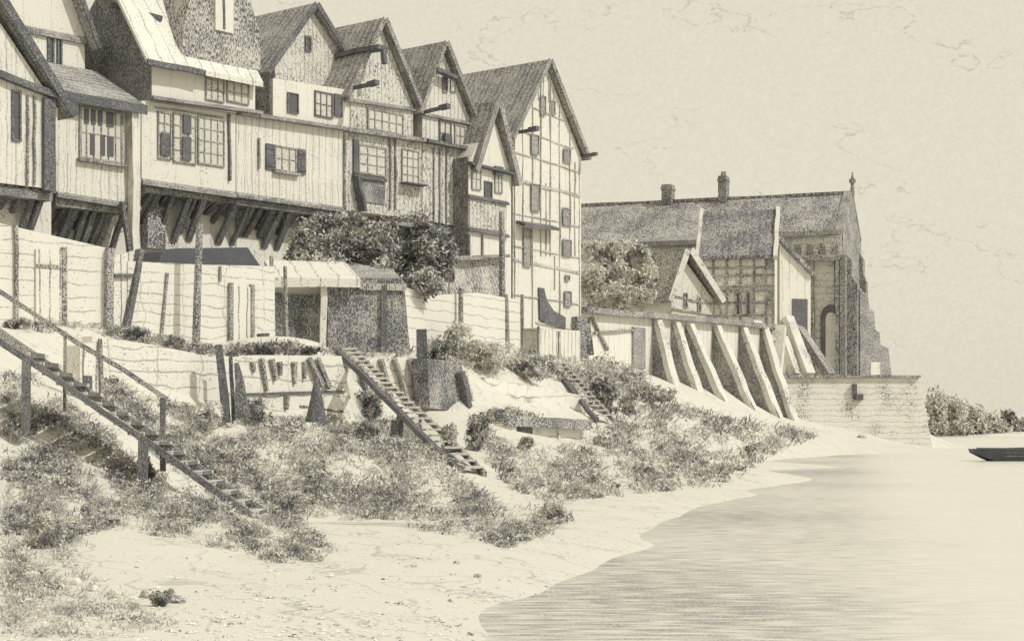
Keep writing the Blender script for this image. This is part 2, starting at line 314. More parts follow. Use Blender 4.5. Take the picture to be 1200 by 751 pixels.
def cornice(par, fr, a, b, d, dep=.3, h=.16, m='timber_mid'):
    p, q = fr.p(*a, d), fr.p(*b, d); z = (p.z+q.z)/2
    return MB().add([(p.x, d-dep, p.z-h), (q.x, d-dep, q.z-h), (q.x, d-.004, q.z-h), (p.x, d-.004, p.z-h), (p.x, d-dep, p.z-.03), (q.x, d-dep, q.z-.03), (q.x, d-.004, q.z+.06), (p.x, d-.004, p.z+.06)],
        [(0, 3, 2, 1), (4, 5, 6, 7), (0, 1, 5, 4), (1, 2, 6, 5), (2, 3, 7, 6), (3, 0, 4, 7)]).build('cornice', m, par)
def spout(par, fr, px, py, d, ln=1.0, w=.16):
    p = fr.p(px, py, d); m = MB()
    m.bar(p+Vector((0, .25, -.02)), p+Vector((.0, -ln, .02)), w, w*.8); m.bar(p+Vector((0, -ln+.1, .03)), p+Vector((0, -ln-.35, .06)), w*1.5, w*1.2)
    return m.build('gutter_spout', 'black', par)

HG = 'timber houses along the river bank'
# --- H1: house cut by the left edge
fr = street(8); h = thing('gabled_house', 'nearest boarded house at the left edge, with one dark slanting bargeboard', 'house', fr.O, TH, HG)
wall(h, fr, [(-70, 94), (-25, -10), (68, 128), (64, 222), (-70, 206)], -1.4, 7, 'plank_v')
a, l, r = fr.xz(-25, -22, -1.4), fr.xz(-95, 105, -1.4), fr.xz(80, 138, -1.4)
gable_roof(h, fr, (-22, -22), (-95, 105), (78, 138), -1.4, 7, over=.3, m='roof', barge='black', th=.2, ext=.05)
MB().bar(fr.p(-60, 64, -1.5), fr.p(64, 112, -1.5), .3, .22).build('tie_beam', 'timber', h)
window(h, fr, 13, 24, 105, 165, -1.4, 1, 2, 'pane_dark', 'timber')
MB().box(fr.p(49, 0, -1.4).x, fr.p(62, 0, -1.4).x, -1.55, -1.404, fr.p(55, 224, -1.4).z, fr.p(55, 116, -1.4).z).build('corner_post', 'black', h)
for xx in (32, 40): beam_px(h, fr, (xx, 112), (xx, 217), -1.4, .1, .06, 'timber_mid', 'batten')
wall(h, fr, [(-70, 206), (60, 222), (60, 420), (-70, 420)], -.4, 6, 'ground_floor', 'lower_wall')
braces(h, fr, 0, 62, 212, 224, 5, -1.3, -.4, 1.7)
# --- H2: set-back gable with lattice window below a pent roof
fr = street(66); h = thing('gabled_house', 'house with a large lattice window under a dark pent roof, second from the left', 'house', fr.O, TH, HG)
wall(h, fr, [(66, 112), (165, 124), (164, 242), (66, 226)], 0, 7, 'plank_v')
wall(h, fr, [(-30, 70), (20, -120), (98, 10), (100, 100), (-30, 90)], 2.4, 6, 'plaster', 'attic_wall')
gable_roof(h, fr, (30, -150), (-35, 60), (102, 52), 2.4, 6, over=.5, m='roof', barge='timber')
p1, p2 = fr.p(60, 112, -.45), fr.p(172, 126, -.45)
zt = fr.p(100, 92, 2.3).z
MB().prism_x([(-.45, p1.z), (-.45, p1.z+.2), (2.39, zt+.35), (2.39, zt)], p1.x, p2.x).build('pent_roof', 'roof', h)
MB().box(p1.x, p2.x, -.5, -.455, p1.z-.1, p1.z+.22).build('fascia', 'black', h)
window(h, fr, 92, 143, 123, 186, 0, 6, 2, 'pane', 'frame', .08, sill=True)
for (xa, xb, ya, yb) in ((98, 103, 128, 146), (106, 111, 129, 147), (114, 119, 130, 148), (124, 132, 131, 150), (105, 110, 157, 182), (117, 122, 158, 183), (125, 132, 160, 184)):
    A_, B_ = fr.p(xa, ya, 0), fr.p(xb, yb, 0); MB().box(A_.x, B_.x, -.062, -.0305, B_.z, A_.z).build('dark_pane', 'pane_dark', h)
window(h, fr, 55, 63, 40, 78, 2.4, 1, 2, 'pane_dark', 'timber'); window(h, fr, 66, 72, 41, 78, 2.4, 1, 2, 'pane_dark', 'timber')
cornice(h, fr, (-20, 22), (99, 46), 2.4, .12, .2)
MB().bar(fr.p(155, 126, -.2), fr.p(158, 300, -.2), .3, .3).build('corner_post', 'plank_v', h)
MB().bar(fr.p(143, 236, -.25), fr.p(152, 300, -.25), .14, .14).build('corner_brace', 'timber', h)
wall(h, fr, [(66, 226), (164, 242), (164, 420), (66, 420)], 1.3, 5.5, 'ground_floor', 'lower_wall')
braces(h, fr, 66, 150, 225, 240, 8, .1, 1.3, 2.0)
cornice(h, fr, (66, 226), (164, 242), 0, .08, .14)
# --- H3: wide lower windows, steep board roof, dark attic dormer
fr = street(166); h = thing('gabled_house', 'house with a pale board roof, dark attic dormer and two wide window bands', 'house', fr.O, TH, HG)
wall(h, fr, [(166, 118), (276, 134), (276, 228), (166, 212)], 0, 7, 'plaster')
wall(h, fr, [(178, 70), (299, 82), (299, 136), (178, 118)], .25, 7, 'plaster', 'attic_wall')
zx0, zx1 = fr.p(178, 72, .25), fr.p(299, 82, .25)
MB().box(zx0.x-.02, zx0.x-.004, .27, 6, fr.p(178, 116, .25).z, zx0.z+.2).build('side_shade_sheet', 'side', h)  # thin dark sheet: painted shade on the left cheek
MB().prism_x([(.3, zx0.z), (2.6, zx0.z+3.6), (6, zx0.z)], zx0.x-.018, zx0.x+.0).build('side_gable', 'side', h)  # upper triangle of the same painted shade
e0 = fr.p(172, 71, -.2); e1 = fr.p(232, 78, -.2)
MB().prism_x([(-.2, e0.z-.12), (-.2, e0.z+.06), (2.7, e0.z+4.3), (2.7, e0.z+4.1)], e0.x, fr.p(300, 80, .2).x).build('roof', 'roof_board', h)
MB().bar(Vector((e0.x, -.24, e0.z-.05)), Vector((fr.p(240, 80, -.24).x, -.24, e0.z-.05)), .12, .2).build('eave_board', 'timber', h)
MB().bar(fr.p(130, 6, 2.2), fr.p(190, 22, .9), .16, .16).build('hoist_beam', 'black', h)
dm = wall(h, fr, [(214, 78), (214, 40), (224, -10), (250, -60), (290, -10), (305, 40), (305, 82)], .1, 4, 'dormer', 'dormer')
A_, B_ = fr.p(251, -6, .1), fr.p(272, 40, .1); MB().box(A_.x, B_.x, .02, .096, B_.z, A_.z).build('hatch', 'plaster', dm)
MB().bar(fr.p(262, -4, .0), fr.p(263, 34, .0), .08, .05).build('hatch_bar', 'timber', dm)
window(h, fr, 240, 262, 80, 117, .25, 3, 3, 'pane', 'frame', .05); window(h, fr, 265, 291, 83, 119, .25, 3, 3, 'pane', 'frame', .05)
cornice(h, fr, (172, 113), (300, 131), 0, .4, .14)
window(h, fr, 184, 200, 130, 186, 0, 2, 4, 'pane', 'frame', .05); window(h, fr, 202, 229, 132, 190, 0, 3, 4, 'pane', 'frame', .05); window(h, fr, 231, 262, 136, 192, 0, 4, 4, 'pane', 'frame', .05)
for (xa, xb, ya, yb) in ((187, 197, 155, 184), (213, 222, 134, 158), (212, 222, 160, 189)):
    A_, B_ = fr.p(xa, ya, 0), fr.p(xb, yb, 0); MB().box(A_.x, B_.x, -.11, -.075, B_.z, A_.z).build('shutter', 'black', h)
beam_px(h, fr, (268, 134), (269, 212), 0, .14, .08, 'timber'); beam_px(h, fr, (182, 126), (262, 138), 0, .06, .05, 'frame')
wall(h, fr, [(166, 212), (276, 228), (276, 420), (166, 420)], 1.2, 5.5, 'ground_floor', 'lower_wall')
cornice(h, fr, (166, 211), (276, 227), 0, .08, .16)
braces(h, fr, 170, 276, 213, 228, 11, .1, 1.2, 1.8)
MB().box(fr.p(165, 0, 1.19).x, fr.p(186, 0, 1.19).x, .8, 1.195, fr.p(175, 292, 1.2).z, fr.p(175, 226, 1.2).z).build('brick_pier', 'soot', h)
# --- H4
fr = street(277); h = thing('gabled_house', 'house with plain upright boards and one shuttered window', 'house', fr.O, TH, HG)
wall(h, fr, [(277, 134), (402, 153), (402, 246), (277, 228)], 0.02, 7, 'plank_v')
wall(h, fr, [(320, 92), (411, 106), (411, 153), (320, 139)], .2, 7, 'plaster', 'attic_wall')
wall(h, fr, [(322, 72), (365, 12), (397, 60), (397, 100), (322, 100)], 1.6, 6, 'gable', 'gable')
gable_roof(h, fr, (365, 9), (312, 84), (398, 62), 1.6, 6, over=.3, barge='timber')
window(h, fr, 357, 364, 42, 60, 1.6, 1, 2, 'pane_dark', 'timber')
window(h, fr, 336, 349, 108, 132, .2, 1, 1, 'pane_dark', 'timber', .04); window(h, fr, 368, 389, 106, 136, .2, 3, 2, 'pane', 'timber', .06)
A_, B_ = fr.p(391, 110, .2), fr.p(400, 138, .2); MB().box(A_.x, B_.x, .12, .194, B_.z, A_.z).build('shutter', 'black', h)
cornice(h, fr, (277, 131), (402, 150), 0, .3, .13)
window(h, fr, 321, 347, 170, 200, .02, 3, 2, 'pane', 'frame', .06, sill=True, shut='LR'); beam_px(h, fr, (303, 162), (303, 198), .02, .16, .06, 'timber_mid', 'batten')
MB().box(fr.p(318, 0, .2).x-.03, fr.p(318, 0, .2).x, .25, 6, fr.p(320, 139, .2).z, fr.p(320, 84, .2).z).build('side_shade_sheet', 'side', h)  # dark sheet painting the shaded left cheek of the attic
wall(h, fr, [(277, 228), (402, 246), (402, 420), (277, 420)], 1.2, 5.5, 'ground_floor', 'lower_wall')
cornice(h, fr, (277, 227), (404, 245), 0, .08, .14)
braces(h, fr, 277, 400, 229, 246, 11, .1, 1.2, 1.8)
# --- H5 hoist house, gable with long gutter
fr = street(403); h = thing('gabled_house', 'house with a dark hoist opening and a gable carrying a long black gutter', 'house', fr.O, TH, HG)
wall(h, fr, [(403, 153), (494, 166), (494, 252), (470, 249), (470, 224), (403, 246)][:2]+[(494, 258), (403, 246)], 0, 7, 'plank_v_far')
wall(h, fr, [(411, 106), (445, 28), (484, 124), (484, 165), (411, 153)], .15, 7, 'gable', 'attic_wall')
gable_roof(h, fr, (445, 26), (405, 110), (486, 124), .15, 9, over=.3, barge='timber_mid', m='roof', mr='roof')
g0 = fr.p(446, 66, -.3); gl = fr.p(432, 60, .15)
MB().bar(Vector((gl.x-.25, -.9, gl.z-.05)), Vector((gl.x-.25, 8.5, gl.z-.05)), .5, .18).build('gutter', 'black', h)
MB().bar(Vector((gl.x-.25, -.9, gl.z-.14)), Vector((gl.x-.22, -.95, gl.z-.7)), .18, .18).build('downspout', 'black', h)
spout(h, fr, 411, 104, 0, 1.1)
cornice(h, fr, (403, 116), (484, 128), .15, .15, .1); cornice(h, fr, (403, 150), (494, 163), 0, .3, .16)
window(h, fr, 430, 472, 126, 152, .15, 5, 2, 'pane', 'frame', .07)
window(h, fr, 419, 452, 168, 203, 0, 3, 3, 'pane', 'frame', .07)
A_, B_ = fr.p(413, 164, 0), fr.p(419, 204, 0); MB().box(A_.x, B_.x, -.1, -.004, B_.z, A_.z).build('shutter', 'black', h)
A_, B_ = fr.p(416, 205, 0), fr.p(450, 240, 0); o_ = MB().box(A_.x, B_.x, -.06, -.004, B_.z, A_.z).build('hoist_door', 'shed_dark', h)
MB().bar(fr.p(414, 206, -.1), fr.p(452, 212, -.1), .16, .14).build('lintel', 'black', o_)
MB().bar(fr.p(416, 207, -.12), fr.p(424, 248, -.12), .5, .14).build('open_leaf', 'black', o_)
window(h, fr, 470, 490, 174, 214, 0, 3, 4, 'pane', 'frame', .05)
A_, B_ = fr.p(468, 214, 0), fr.p(493, 218, 0); MB().box(A_.x, B_.x, -.45, -.004, B_.z-.05, A_.z).build('flower_shelf', 'black', h)
for xx in (404, 457, 463): beam_px(h, fr, (xx, 160), (xx, 246), 0, .12, .07, 'timber_mid', 'batten')
wall(h, fr, [(403, 246), (494, 258), (494, 420), (403, 420)], 1.2, 5.5, 'ground_floor', 'lower_wall')
braces(h, fr, 450, 494, 252, 258, 5, .1, 1.2, 1.5)
# --- H6
fr = street(495); h = thing('gabled_house', 'narrow grey boarded house with a tall pointed gable right of the hoist house', 'house', fr.O, TH, HG)
wall(h, fr, [(495, 166), (553, 176), (553, 268), (495, 258)], 0.02, 7, 'plank_v_far')
wall(h, fr, [(495, 122), (517, 56), (553, 146), (553, 184), (495, 166)], .1, 7, 'gable_mid', 'attic_wall')
gable_roof(h, fr, (517, 53), (490, 128), (556, 150), .1, 8, over=.3, barge='timber_mid')
MB().bar(fr.p(510, 82, -.2), fr.p(533, 91, -.2), .3, .16).build('hoist_hood', 'black', h)
window(h, fr, 518, 524, 90, 108, .1, 1, 2, 'pane_dark', 'timber_mid', .05); window(h, fr, 527, 533, 93, 108, .1, 1, 2, 'pane', 'timber_mid', .05)
cornice(h, fr, (495, 133), (553, 145), .1, .14, .1); cornice(h, fr, (495, 163), (553, 174), 0, .35, .16, 'timber')
window(h, fr, 514, 528, 141, 170, .1, 2, 2, 'pane', 'timber', .07); window(h, fr, 532, 545, 145, 172, .1, 2, 2, 'pane', 'frame', .07)
MB().box(fr.p(517, 0, .1).x, fr.p(525, 0, .1).x, -.14, .02, fr.p(517, 171, .1).z, fr.p(517, 157, .1).z).build('hanging_bundle', 'black', h)
spout(h, fr, 495, 131, -.05, 1.1)
for xx in (508, 515, 523): beam_px(h, fr, (xx, 174), (xx, 262), 0.02, .1, .05, 'timber_mid', 'batten')
wall(h, fr, [(495, 258), (553, 268), (553, 420), (495, 420)], .9, 5.5, 'gable', 'lower_wall')
braces(h, fr, 497, 550, 259, 268, 5, .05, .9, 1.0)
# --- H7 little front gable
fr = street(549); h = thing('gabled_house', 'small narrow house with a white pointed gable squeezed before the tall timbered one', 'house', fr.O, TH, HG)
wall(h, fr, [(549, 190), (577, 134), (599, 204), (599, 420), (549, 420)], -.8, 4.5, 'plaster')
A_, B_ = fr.p(548.6, 184, -.8), fr.p(548.6, 420, -.8); MB().box(A_.x-.03, A_.x-.004, -.8, 3.6, B_.z, A_.z).build('side_shade_sheet', 'side', h)  # dark sheet for the shade on the projecting left wall
gable_roof(h, fr, (578, 124), (556, 196), (600, 212), -.8, 4.5, over=.3, barge='timber_mid', m='roof', th=.2)
cornice(h, fr, (547, 190), (600, 203), -.8, .3, .12, 'black')
window(h, fr, 552, 563, 196, 222, -.8, 2, 2, 'pane', 'frame', .06); window(h, fr, 567, 576, 212, 232, -.8, 1, 2, 'pane_dark', 'timber', .06); window(h, fr, 579, 588, 201, 226, -.8, 2, 2, 'pane', 'frame', .06)
A_, B_ = fr.p(577, 195, -.8), fr.p(586, 207, -.8); MB().box(A_.x, B_.x, -1., -.87, B_.z, A_.z).build('hanging_bundle', 'black', h)
A_, B_ = fr.p(549, 232, -.8), fr.p(592, 272, -.8); MB().box(A_.x+.02, B_.x, -.86, -.804, B_.z, A_.z).build('board_apron', 'plank_v_far', h)
cornice(h, fr, (548, 229), (595, 238), -.86, .12, .1, 'timber'); cornice(h, fr, (548, 268), (595, 276), -.86, .12, .1, 'timber')
for xx in (549, 564): beam_px(h, fr, (xx+1, 275), (xx+1, 305), -.8, .12, .06, 'timber_mid', 'post')
# --- H8 tall half timbered house
fr = street(601); h = thing('half_timbered_house', 'tall pale half timbered house with a steep gable at the right end of the row', 'house', fr.O, TH, HG)
wall(h, fr, [(601, 160), (640, 78), (681, 184), (681, 430), (601, 424)], 0, 8, 'plaster')
A_, B_ = fr.p(601, 158, 0), fr.p(601, 424, 0); MB().box(-.035, -.004, .0, 7.9, B_.z, A_.z).build('side_shade_sheet', 'side', h)  # shade of the tall left wall, painted as a dark sheet
gable_roof(h, fr, (639, 74), (598, 160), (683, 184), 0, 8, over=.3, barge='timber_mid', m='roof', ext=.2)
for (a, b, w_) in [((624, 126), (664, 142), .09), ((614, 154), (672, 174), .1), ((602, 178), (680, 202), .08), ((602, 210), (680, 230), .2), ((602, 250), (680, 266), .07), ((602, 288), (680, 302), .08), ((602, 304), (680, 320), .18), ((602, 345), (680, 357), .07), ((628, 378), (680, 389), .1)]:
    beam_px(h, fr, a, b, 0, w_*.65, .05, 'frame_thin', 'rail')
for (x, y0, y1) in [(603, 160, 420), (613, 140, 265), (624, 112, 385), (634, 92, 300), (645, 96, 300), (656, 124, 385), (668, 152, 300), (679, 182, 425), (640, 215, 300), (650, 300, 340), (674, 190, 300)]:
    beam_px(h, fr, (x, y0), (x, y1), -.002, .06, .04, 'frame_thin', 'stud')
for (x, y0, y1) in [(631, 88, 118), (637, 84, 118), (643, 90, 120), (649, 104, 122)]: beam_px(h, fr, (x, y0), (x, y1), -.004, .04, .03, 'frame_thin', 'stud')
for (x0, x1, y0, y1) in [(633, 639, 112, 135), (645, 650, 118, 134), (622, 631, 157, 181), (660, 668, 174, 190), (622, 632, 215, 247), (659, 668, 243, 264), (659, 669, 280, 300), (661, 669, 341, 359), (606, 612, 364, 398), (613, 622, 268, 312), (662, 667, 322, 329)]:
    window(h, fr, x0, x1, y0, y1, -.045, 1, 2, 'pane_grey', 'frame', .05)
spout(h, fr, 602, 156, 0, 1.0); spout(h, fr, 682, 184, 0, .5, .12)
e_ = MB(); p1 = fr.p(592, 262, -.55); e_.prism_x([(-.55, p1.z), (-.55, p1.z+.12), (-.05, p1.z+.3), (-.05, p1.z+.15)], fr.p(604, 0, 0).x, fr.p(646, 0, 0).x); e_.build('canopy', 'timber', h)
am = MB(); pts = [fr.xz(*q_, -.05) for q_ in ((631, 337), (637, 338), (640, 352), (648, 364), (662, 372), (662, 386), (640, 380), (632, 374))]
am.prism(pts, -.1, -.008).build('low_opening', 'black', h)
lt = MB(); A_, B_ = fr.p(630, 384, -1.2), fr.p(680, 424, -1.2); lt.box(A_.x, B_.x-.02, -1.2, -.06, B_.z, A_.z); lt.build('porch_wall', 'stone', h)
MB().box(fr.p(676, 0, -.3).x, fr.p(689, 0, -.3).x, -.35, .8, fr.p(680, 430, 0).z, fr.p(680, 372, 0).z).build('stone_pier', 'soot', h)

# ------------------------------------------------------------------ yards: fences, sheds, poles
def panel(name, label, cat, pa, Ya, pb, Yb, poly, m, th=.08, grp=None, posts=(), pm='timber_mid', down=.0, part='board_panel'):
    fr = fr2(pa, Ya, pb, Yb, max(p[1] for p in poly))
    t = thing(name, label, cat, fr.O, fr.th, grp)
    MB().prism([fr.xz(*q) for q in poly], 0, th).build(part, m, t)
    for (x0, y0, x1, y1, w_) in posts:
        MB().bar(fr.p(x0, y0, -w_*.5-.01), fr.p(x1, y1, -w_*.5-.01), w_).build('post', pm, t)
    return t, fr
FG = 'board fences closing the yards'
t, fr = panel('board_fence', 'tall pale fence of level boards with an upright board door at far left', 'fence', -60, 45, 130, 48, [(-60, 246), (10, 264), (131, 292), (129, 392), (-60, 392)], 'fence_h', grp=FG, posts=[(18, 262, 19, 388, .09), (129, 291, 127, 392, .2)])
A_, B_ = fr.p(41, 292), fr.p(72, 388); dr = MB().box(A_.x, B_.x, -.07, -.006, B_.z, A_.z).build('door', 'fence_v', t); MB().box(B_.x-.02, B_.x+.12, -.1, -.004, B_.z, A_.z+.1).build('door_post', 'timber_mid', t)
MB().box(A_.x, B_.x, -.1, -.072, A_.z-.5, A_.z-.4).build('door_batten', 'frame', dr)
t, fr = panel('leaning_gate', 'narrow slanting gate of upright boards between the two tall fences', 'gate', 130, 48, 165, 49, [(134, 300), (165, 292), (148, 386), (131, 388)], 'fence_v', posts=[(164, 293, 147, 388, .18)], pm='timber')
MB().bar(fr.p(133, 323, -.06), fr.p(160, 323, -.06), .1).build('rail', 'timber', t)
t, fr = panel('board_fence', 'long weathered fence with a narrow plank door behind the tall pole', 'fence', 150, 48.5, 322, 52, [(150, 306), (234, 310), (322, 312), (322, 416), (228, 414), (150, 400)], 'fence_h2', grp=FG, posts=[(196, 320, 189, 395, .07), (258, 312, 258, 330, .06)])
A_, B_ = fr.p(271, 335), fr.p(292, 408); dr = MB().box(A_.x, B_.x, -.08, -.006, B_.z, A_.z).build('door', 'fence_v', t)
for x in (A_.x-.12, B_.x): MB().box(x, x+.12, -.12, -.004, B_.z, A_.z+.08).build('door_post', 'timber_mid', t)
# tall pole
def pole(label, px, y0, y1, Y, r=.1, lean=0, m='timber_mid', cat='pole', name='wooden_pole', grp='tall poles standing in the yards'):
    a = P(px+lean, y1, Y); b = P(px, y0, Y); o = MB().tube([Vector((0, 0, -.3)), (b-a)*.5, b-a], [r, r*.92, r*.8], 8).build(name, m); o.location = a; return tag(o, label, cat, grp)
pole('thick pole rising above the black lean to roof, its foot before the long fence', 234, 262, 414, 49.3, .12, -5)
pole('short post at the left corner of the dark shed', 318, 300, 412, 52.4, .08, 3)
pole('thin post standing behind the dark shed door under the bushy tree', 334, 312, 402, 53, .07, 2)
pole('long thin pole in front of the narrow white gabled house', 588, 248, 420, 66, .13, 1)
pole('slim pole against the boards right of the dark shed', 540, 338, 402, 61.5, .1, 0)
pole('grey pole at the foot of the tall timbered house', 593, 345, 420, 65.6, .1, 2)
# black lean-to roof behind fence
fr = fr2(185, 52.5, 310, 56, 320); t = thing('lean_to', 'flat black lean to roof showing above the long weathered fence', 'shed', fr.O, fr.th)
o = MB(); z1 = fr.xz(185, 312)[1]; o.prism([fr.xz(186, 308), fr.xz(190, 295), fr.xz(206, 291), fr.xz(290, 290), fr.xz(306, 313)], 0, 2.4); o.build('roof', 'tar', t)
A_, B_ = fr.p(195, 313), fr.p(298, 400); MB().box(A_.x, B_.x, .2, 2.2, B_.z, A_.z+.05).build('wall', 'shed_dark', t)
# dark shed
fr = fr2(324, 54.5, 480, 55.5, 417); t = thing('dark_shed', 'long dark board shed with a pale eave under the bushy tree', 'shed', fr.O, fr.th)
MB().prism([fr.xz(x, y) for x, y in ((384, 326), (470, 326), (482, 418), (384, 418))], 0, 3).build('wall', 'shed_dark', t)
MB().prism([fr.xz(x, y) for x, y in ((323, 335), (384, 335), (384, 416), (323, 416))], .5, 3).build('recess_wall', 'plaster', t)
A_, B_ = fr.p(333, 345, .5), fr.p(376, 402, .5); MB().box(A_.x, B_.x, .4, .494, B_.z, A_.z).build('door', 'shed_dark', t)
A_, B_ = fr.p(318, 343, .5), fr.p(330, 400, .5); MB().box(A_.x, B_.x, .35, .6, B_.z, A_.z).build('side_opening', 'side', t)
MB().bar(fr.p(379, 330, -.1), fr.p(378, 415, -.1), .2).build('post', 'prop', t)
a_, b_ = fr.p(322, 326, -.3), fr.p(422, 330, -.3); MB().prism_x([(-.4, a_.z-.25), (-.4, a_.z+.02), (3.2, a_.z+.9), (3.2, a_.z+.6)], a_.x, b_.x).build('roof', 'roof_board', t)
c_ = fr.p(472, 330, 0); MB().prism_x([(-.1, a_.z-.3), (-.1, a_.z-.1), (3.2, a_.z+.8), (3.2, a_.z+.5)], b_.x+.01, c_.x+.1).build('back_roof', 'roof', t)
MB().box(fr.p(446, 0).x, fr.p(453, 0).x, -.1, -.004, fr.p(446, 416).z, fr.p(446, 335).z).build('batten', 'black', t)
# small dark stump/barrel near door
def cone(name, label, cat, px, y0, y1, Y, r0, r1, m, n_=9):
    a, b = P(px, y1, Y), P(px, y0, Y); o = MB().tube([Vector((0, 0, -.1)), (b-a)*.5+Vector((.02, 0, 0)), b-a], [r0, (r0+r1)/2, r1], n_).build(name, m); o.location = a; return tag(o, label, cat)
cone('chopping_block', 'small black block standing by the foot of the long fence', 'block', 308, 391, 408, 51, .13, .2, 'black')
# fence right of the shed
t, fr = panel('board_fence', 'low pale fence of sagging level boards right of the dark shed', 'fence', 474, 58, 612, 67, [(474, 336), (505, 346), (560, 343), (612, 352), (612, 424), (560, 412), (480, 408)], 'fence_h', grp=FG, posts=[(612, 345, 612, 424, .1)])
# hatched lean-to roof
fr = fr2(512, 66, 592, 72, 372); t = thing('lean_to', 'grey hatched lean to with a small dark window below the narrow house', 'shed', fr.O, fr.th)
MB().prism([fr.xz(x, y) for x, y in ((512, 306), (540, 300), (592, 298), (592, 420), (512, 420))], 0, 2).build('wall', 'hatch', t)
window(t, fr, 520, 531, 316, 328, 0, 1, 1, 'pane_dark', 'timber', .05)
a_ = fr.p(508, 306, -.2); b_ = fr.p(594, 300, -.2); MB().bar(a_, b_, .3, .12).build('eave_board', 'timber_mid', t)
# low gate right of it, below tall house
t, fr = panel('picket_gate', 'low gate of thin upright boards at the foot of the tall timbered house', 'gate', 628, 70, 682, 73, [(630, 386), (680, 388), (680, 424), (630, 420)], 'fence_v', posts=[(631, 382, 631, 420, .09), (655, 388, 655, 422, .06)])

# ------------------------------------------------------------------ retaining walls on the bank
RG = 'old retaining walls on the bank'
panel('retaining_wall', 'low pale plank wall stepping down the bank beside the far handrail', 'wall', 108, 40, 258, 43, [(108, 394), (180, 404), (258, 420), (262, 496), (190, 480), (108, 450)], 'fence_h2', .4, RG, part='planking')
t, fr = panel('retaining_wall', 'pale rubble wall with a sagging dark plank along it, behind the leaning posts', 'wall', 262, 43, 408, 47, [(262, 424), (300, 416), (400, 417), (412, 470), (400, 500), (262, 500)], 'stone', .5, RG, part='masonry')
MB().bar(fr.p(284, 462, -.03), fr.p(404, 459, -.03), .05, .06).build('plank', 'black', t); MB().bar(fr.p(352, 476, -.03), fr.p(402, 482, -.03), .04, .06).build('plank', 'timber', t)
for (x0, y0, x1, y1, w_) in [(306, 420, 313, 458, .14), (318, 421, 323, 446, .16), (328, 424, 329, 440, .12), (345, 424, 346, 450, .14), (336, 464, 336, 480, .12), (357, 424, 357, 444, .1), (296, 424, 298, 436, .1)]: MB().bar(fr.p(x0, y0, -.06), fr.p(x1, y1, -.06), w_, .1, w2=w_*.6).build('post', 'timber_mid', t)
for (x0, y0, x1, y1) in [(362, 420, 378, 452), (372, 420, 386, 455)]: MB().bar(fr.p(x0, y0, -.12), fr.p(x1, y1, -.12), .12).build('slanting_board', 'timber_mid', t)
t, fr = panel('retaining_wall', 'short wall of slanting pale boards beside the middle wooden stairs', 'wall', 405, 48.5, 500, 51, [(405, 420), (478, 418), (502, 480), (505, 500), (420, 500)], 'stone', .4, RG, part='boarding')
for (x0, x1) in [(415, 432), (440, 462), (456, 480), (474, 498)]: MB().bar(fr.p(x0+6, 421, -.1), fr.p(x1+2, 486, -.1), .16, .1).build('slanting_board', 'frame', t)
t, fr = panel('retaining_wall', 'dark revetment of tarred boards right of the middle wooden stairs', 'wall', 502, 50, 552, 52, [(500, 420), (540, 424), (552, 484), (504, 478)], 'shed_dark', .5, RG, part='boarding')
MB().bar(fr.p(538, 436, -.1), fr.p(549, 486, -.1), .3, .2).build('post', 'black', t); MB().bar(fr.p(546, 440, -.1), fr.p(556, 478, -.1), .14, .1).build('pale_board', 'prop', t)
panel('retaining_wall', 'long low pale terrace wall across the weedy slope, the upper one below the tall house', 'wall', 565, 57, 692, 62, [(568, 442), (640, 455), (676, 462), (690, 470), (690, 492), (620, 482), (568, 470)], 'stone', .5, RG, part='masonry')
t, fr = panel('retaining_wall', 'low terrace wall with a pale post and a black gap, the lowest on the slope', 'wall', 594, 48, 690, 51, [(596, 494), (640, 497), (688, 498), (690, 520), (640, 526), (596, 530)], 'stone', .5, RG, posts=[(600, 492, 598, 530, .2), (655, 497, 655, 526, .07)], pm='prop', part='masonry')
MB().bar(fr.p(592, 493, -.2), fr.p(690, 498, -.2), .18, .3).build('coping', 'timber_mid', t)
A_, B_ = fr.p(605, 500, 0), fr.p(622, 526, 0); MB().box(A_.x, B_.x, -.06, -.004, B_.z, A_.z).build('gap', 'black', t)
LG = 'leaning stakes on the bank'
def stake(label, px0, y0, px1, y1, Y, w, m='black', w2=None):
    a, b = P(px1, y1, Y), P(px0, y0, Y); o = MB().bar(Vector((0, 0, -.15)), b-a, w, w, w2 or w*.8).build('wooden_stake', m); o.location = a; return tag(o, label, 'stake', LG)
stake('black leaning stake, tallest of three between the two pale retaining walls', 256, 404, 265, 488, 42, .2)
stake('slim grey stake just right of the tallest black stake', 270, 412, 274, 486, 42.3, .1, 'timber')
stake('broad dark wedge shaped stake at the left end of the rubble wall', 277, 425, 285, 482, 42, .35, 'timber', .1)
cone('pointed_stump', 'dark pointed stump in front of the rubble wall', 'stump', 370, 444, 490, 43.5, .28, .04, 'black')
stake('dark leaning stake at the top of the tarred revetment', 494, 386, 498, 455, 52, .42, 'timber', .3)
stake('thin upright stake at the foot of the middle wooden stairs', 493, 462, 493, 498, 44, .06, 'timber')
stake('dark stake on the weedy slope below the tall house', 688, 372, 692, 412, 74, .3, 'soot')
stake('thin pale stake beside the small upper steps', 694, 430, 692, 460, 66, .09, 'timber_mid')
# hutch beside the near stairs
fr = fr2(93, 31, 120, 31.4, 466); t = thing('wooden_hutch', 'small box of upright boards with a black hole behind the near stairs', 'hutch', fr.O, fr.th)
MB().prism([fr.xz(94, 405), fr.xz(117, 400), fr.xz(120, 462), fr.xz(94, 466)], 0, .5).build('box', 'fence_v', t)
A_, B_ = fr.p(97, 440), fr.p(107, 458); MB().box(A_.x, B_.x, -.03, -.003, B_.z, A_.z).build('hole', 'black', t)
MB().bar(fr.p(117, 397, -.03), fr.p(119, 464, -.03), .06).build('post', 'near_rail', t)

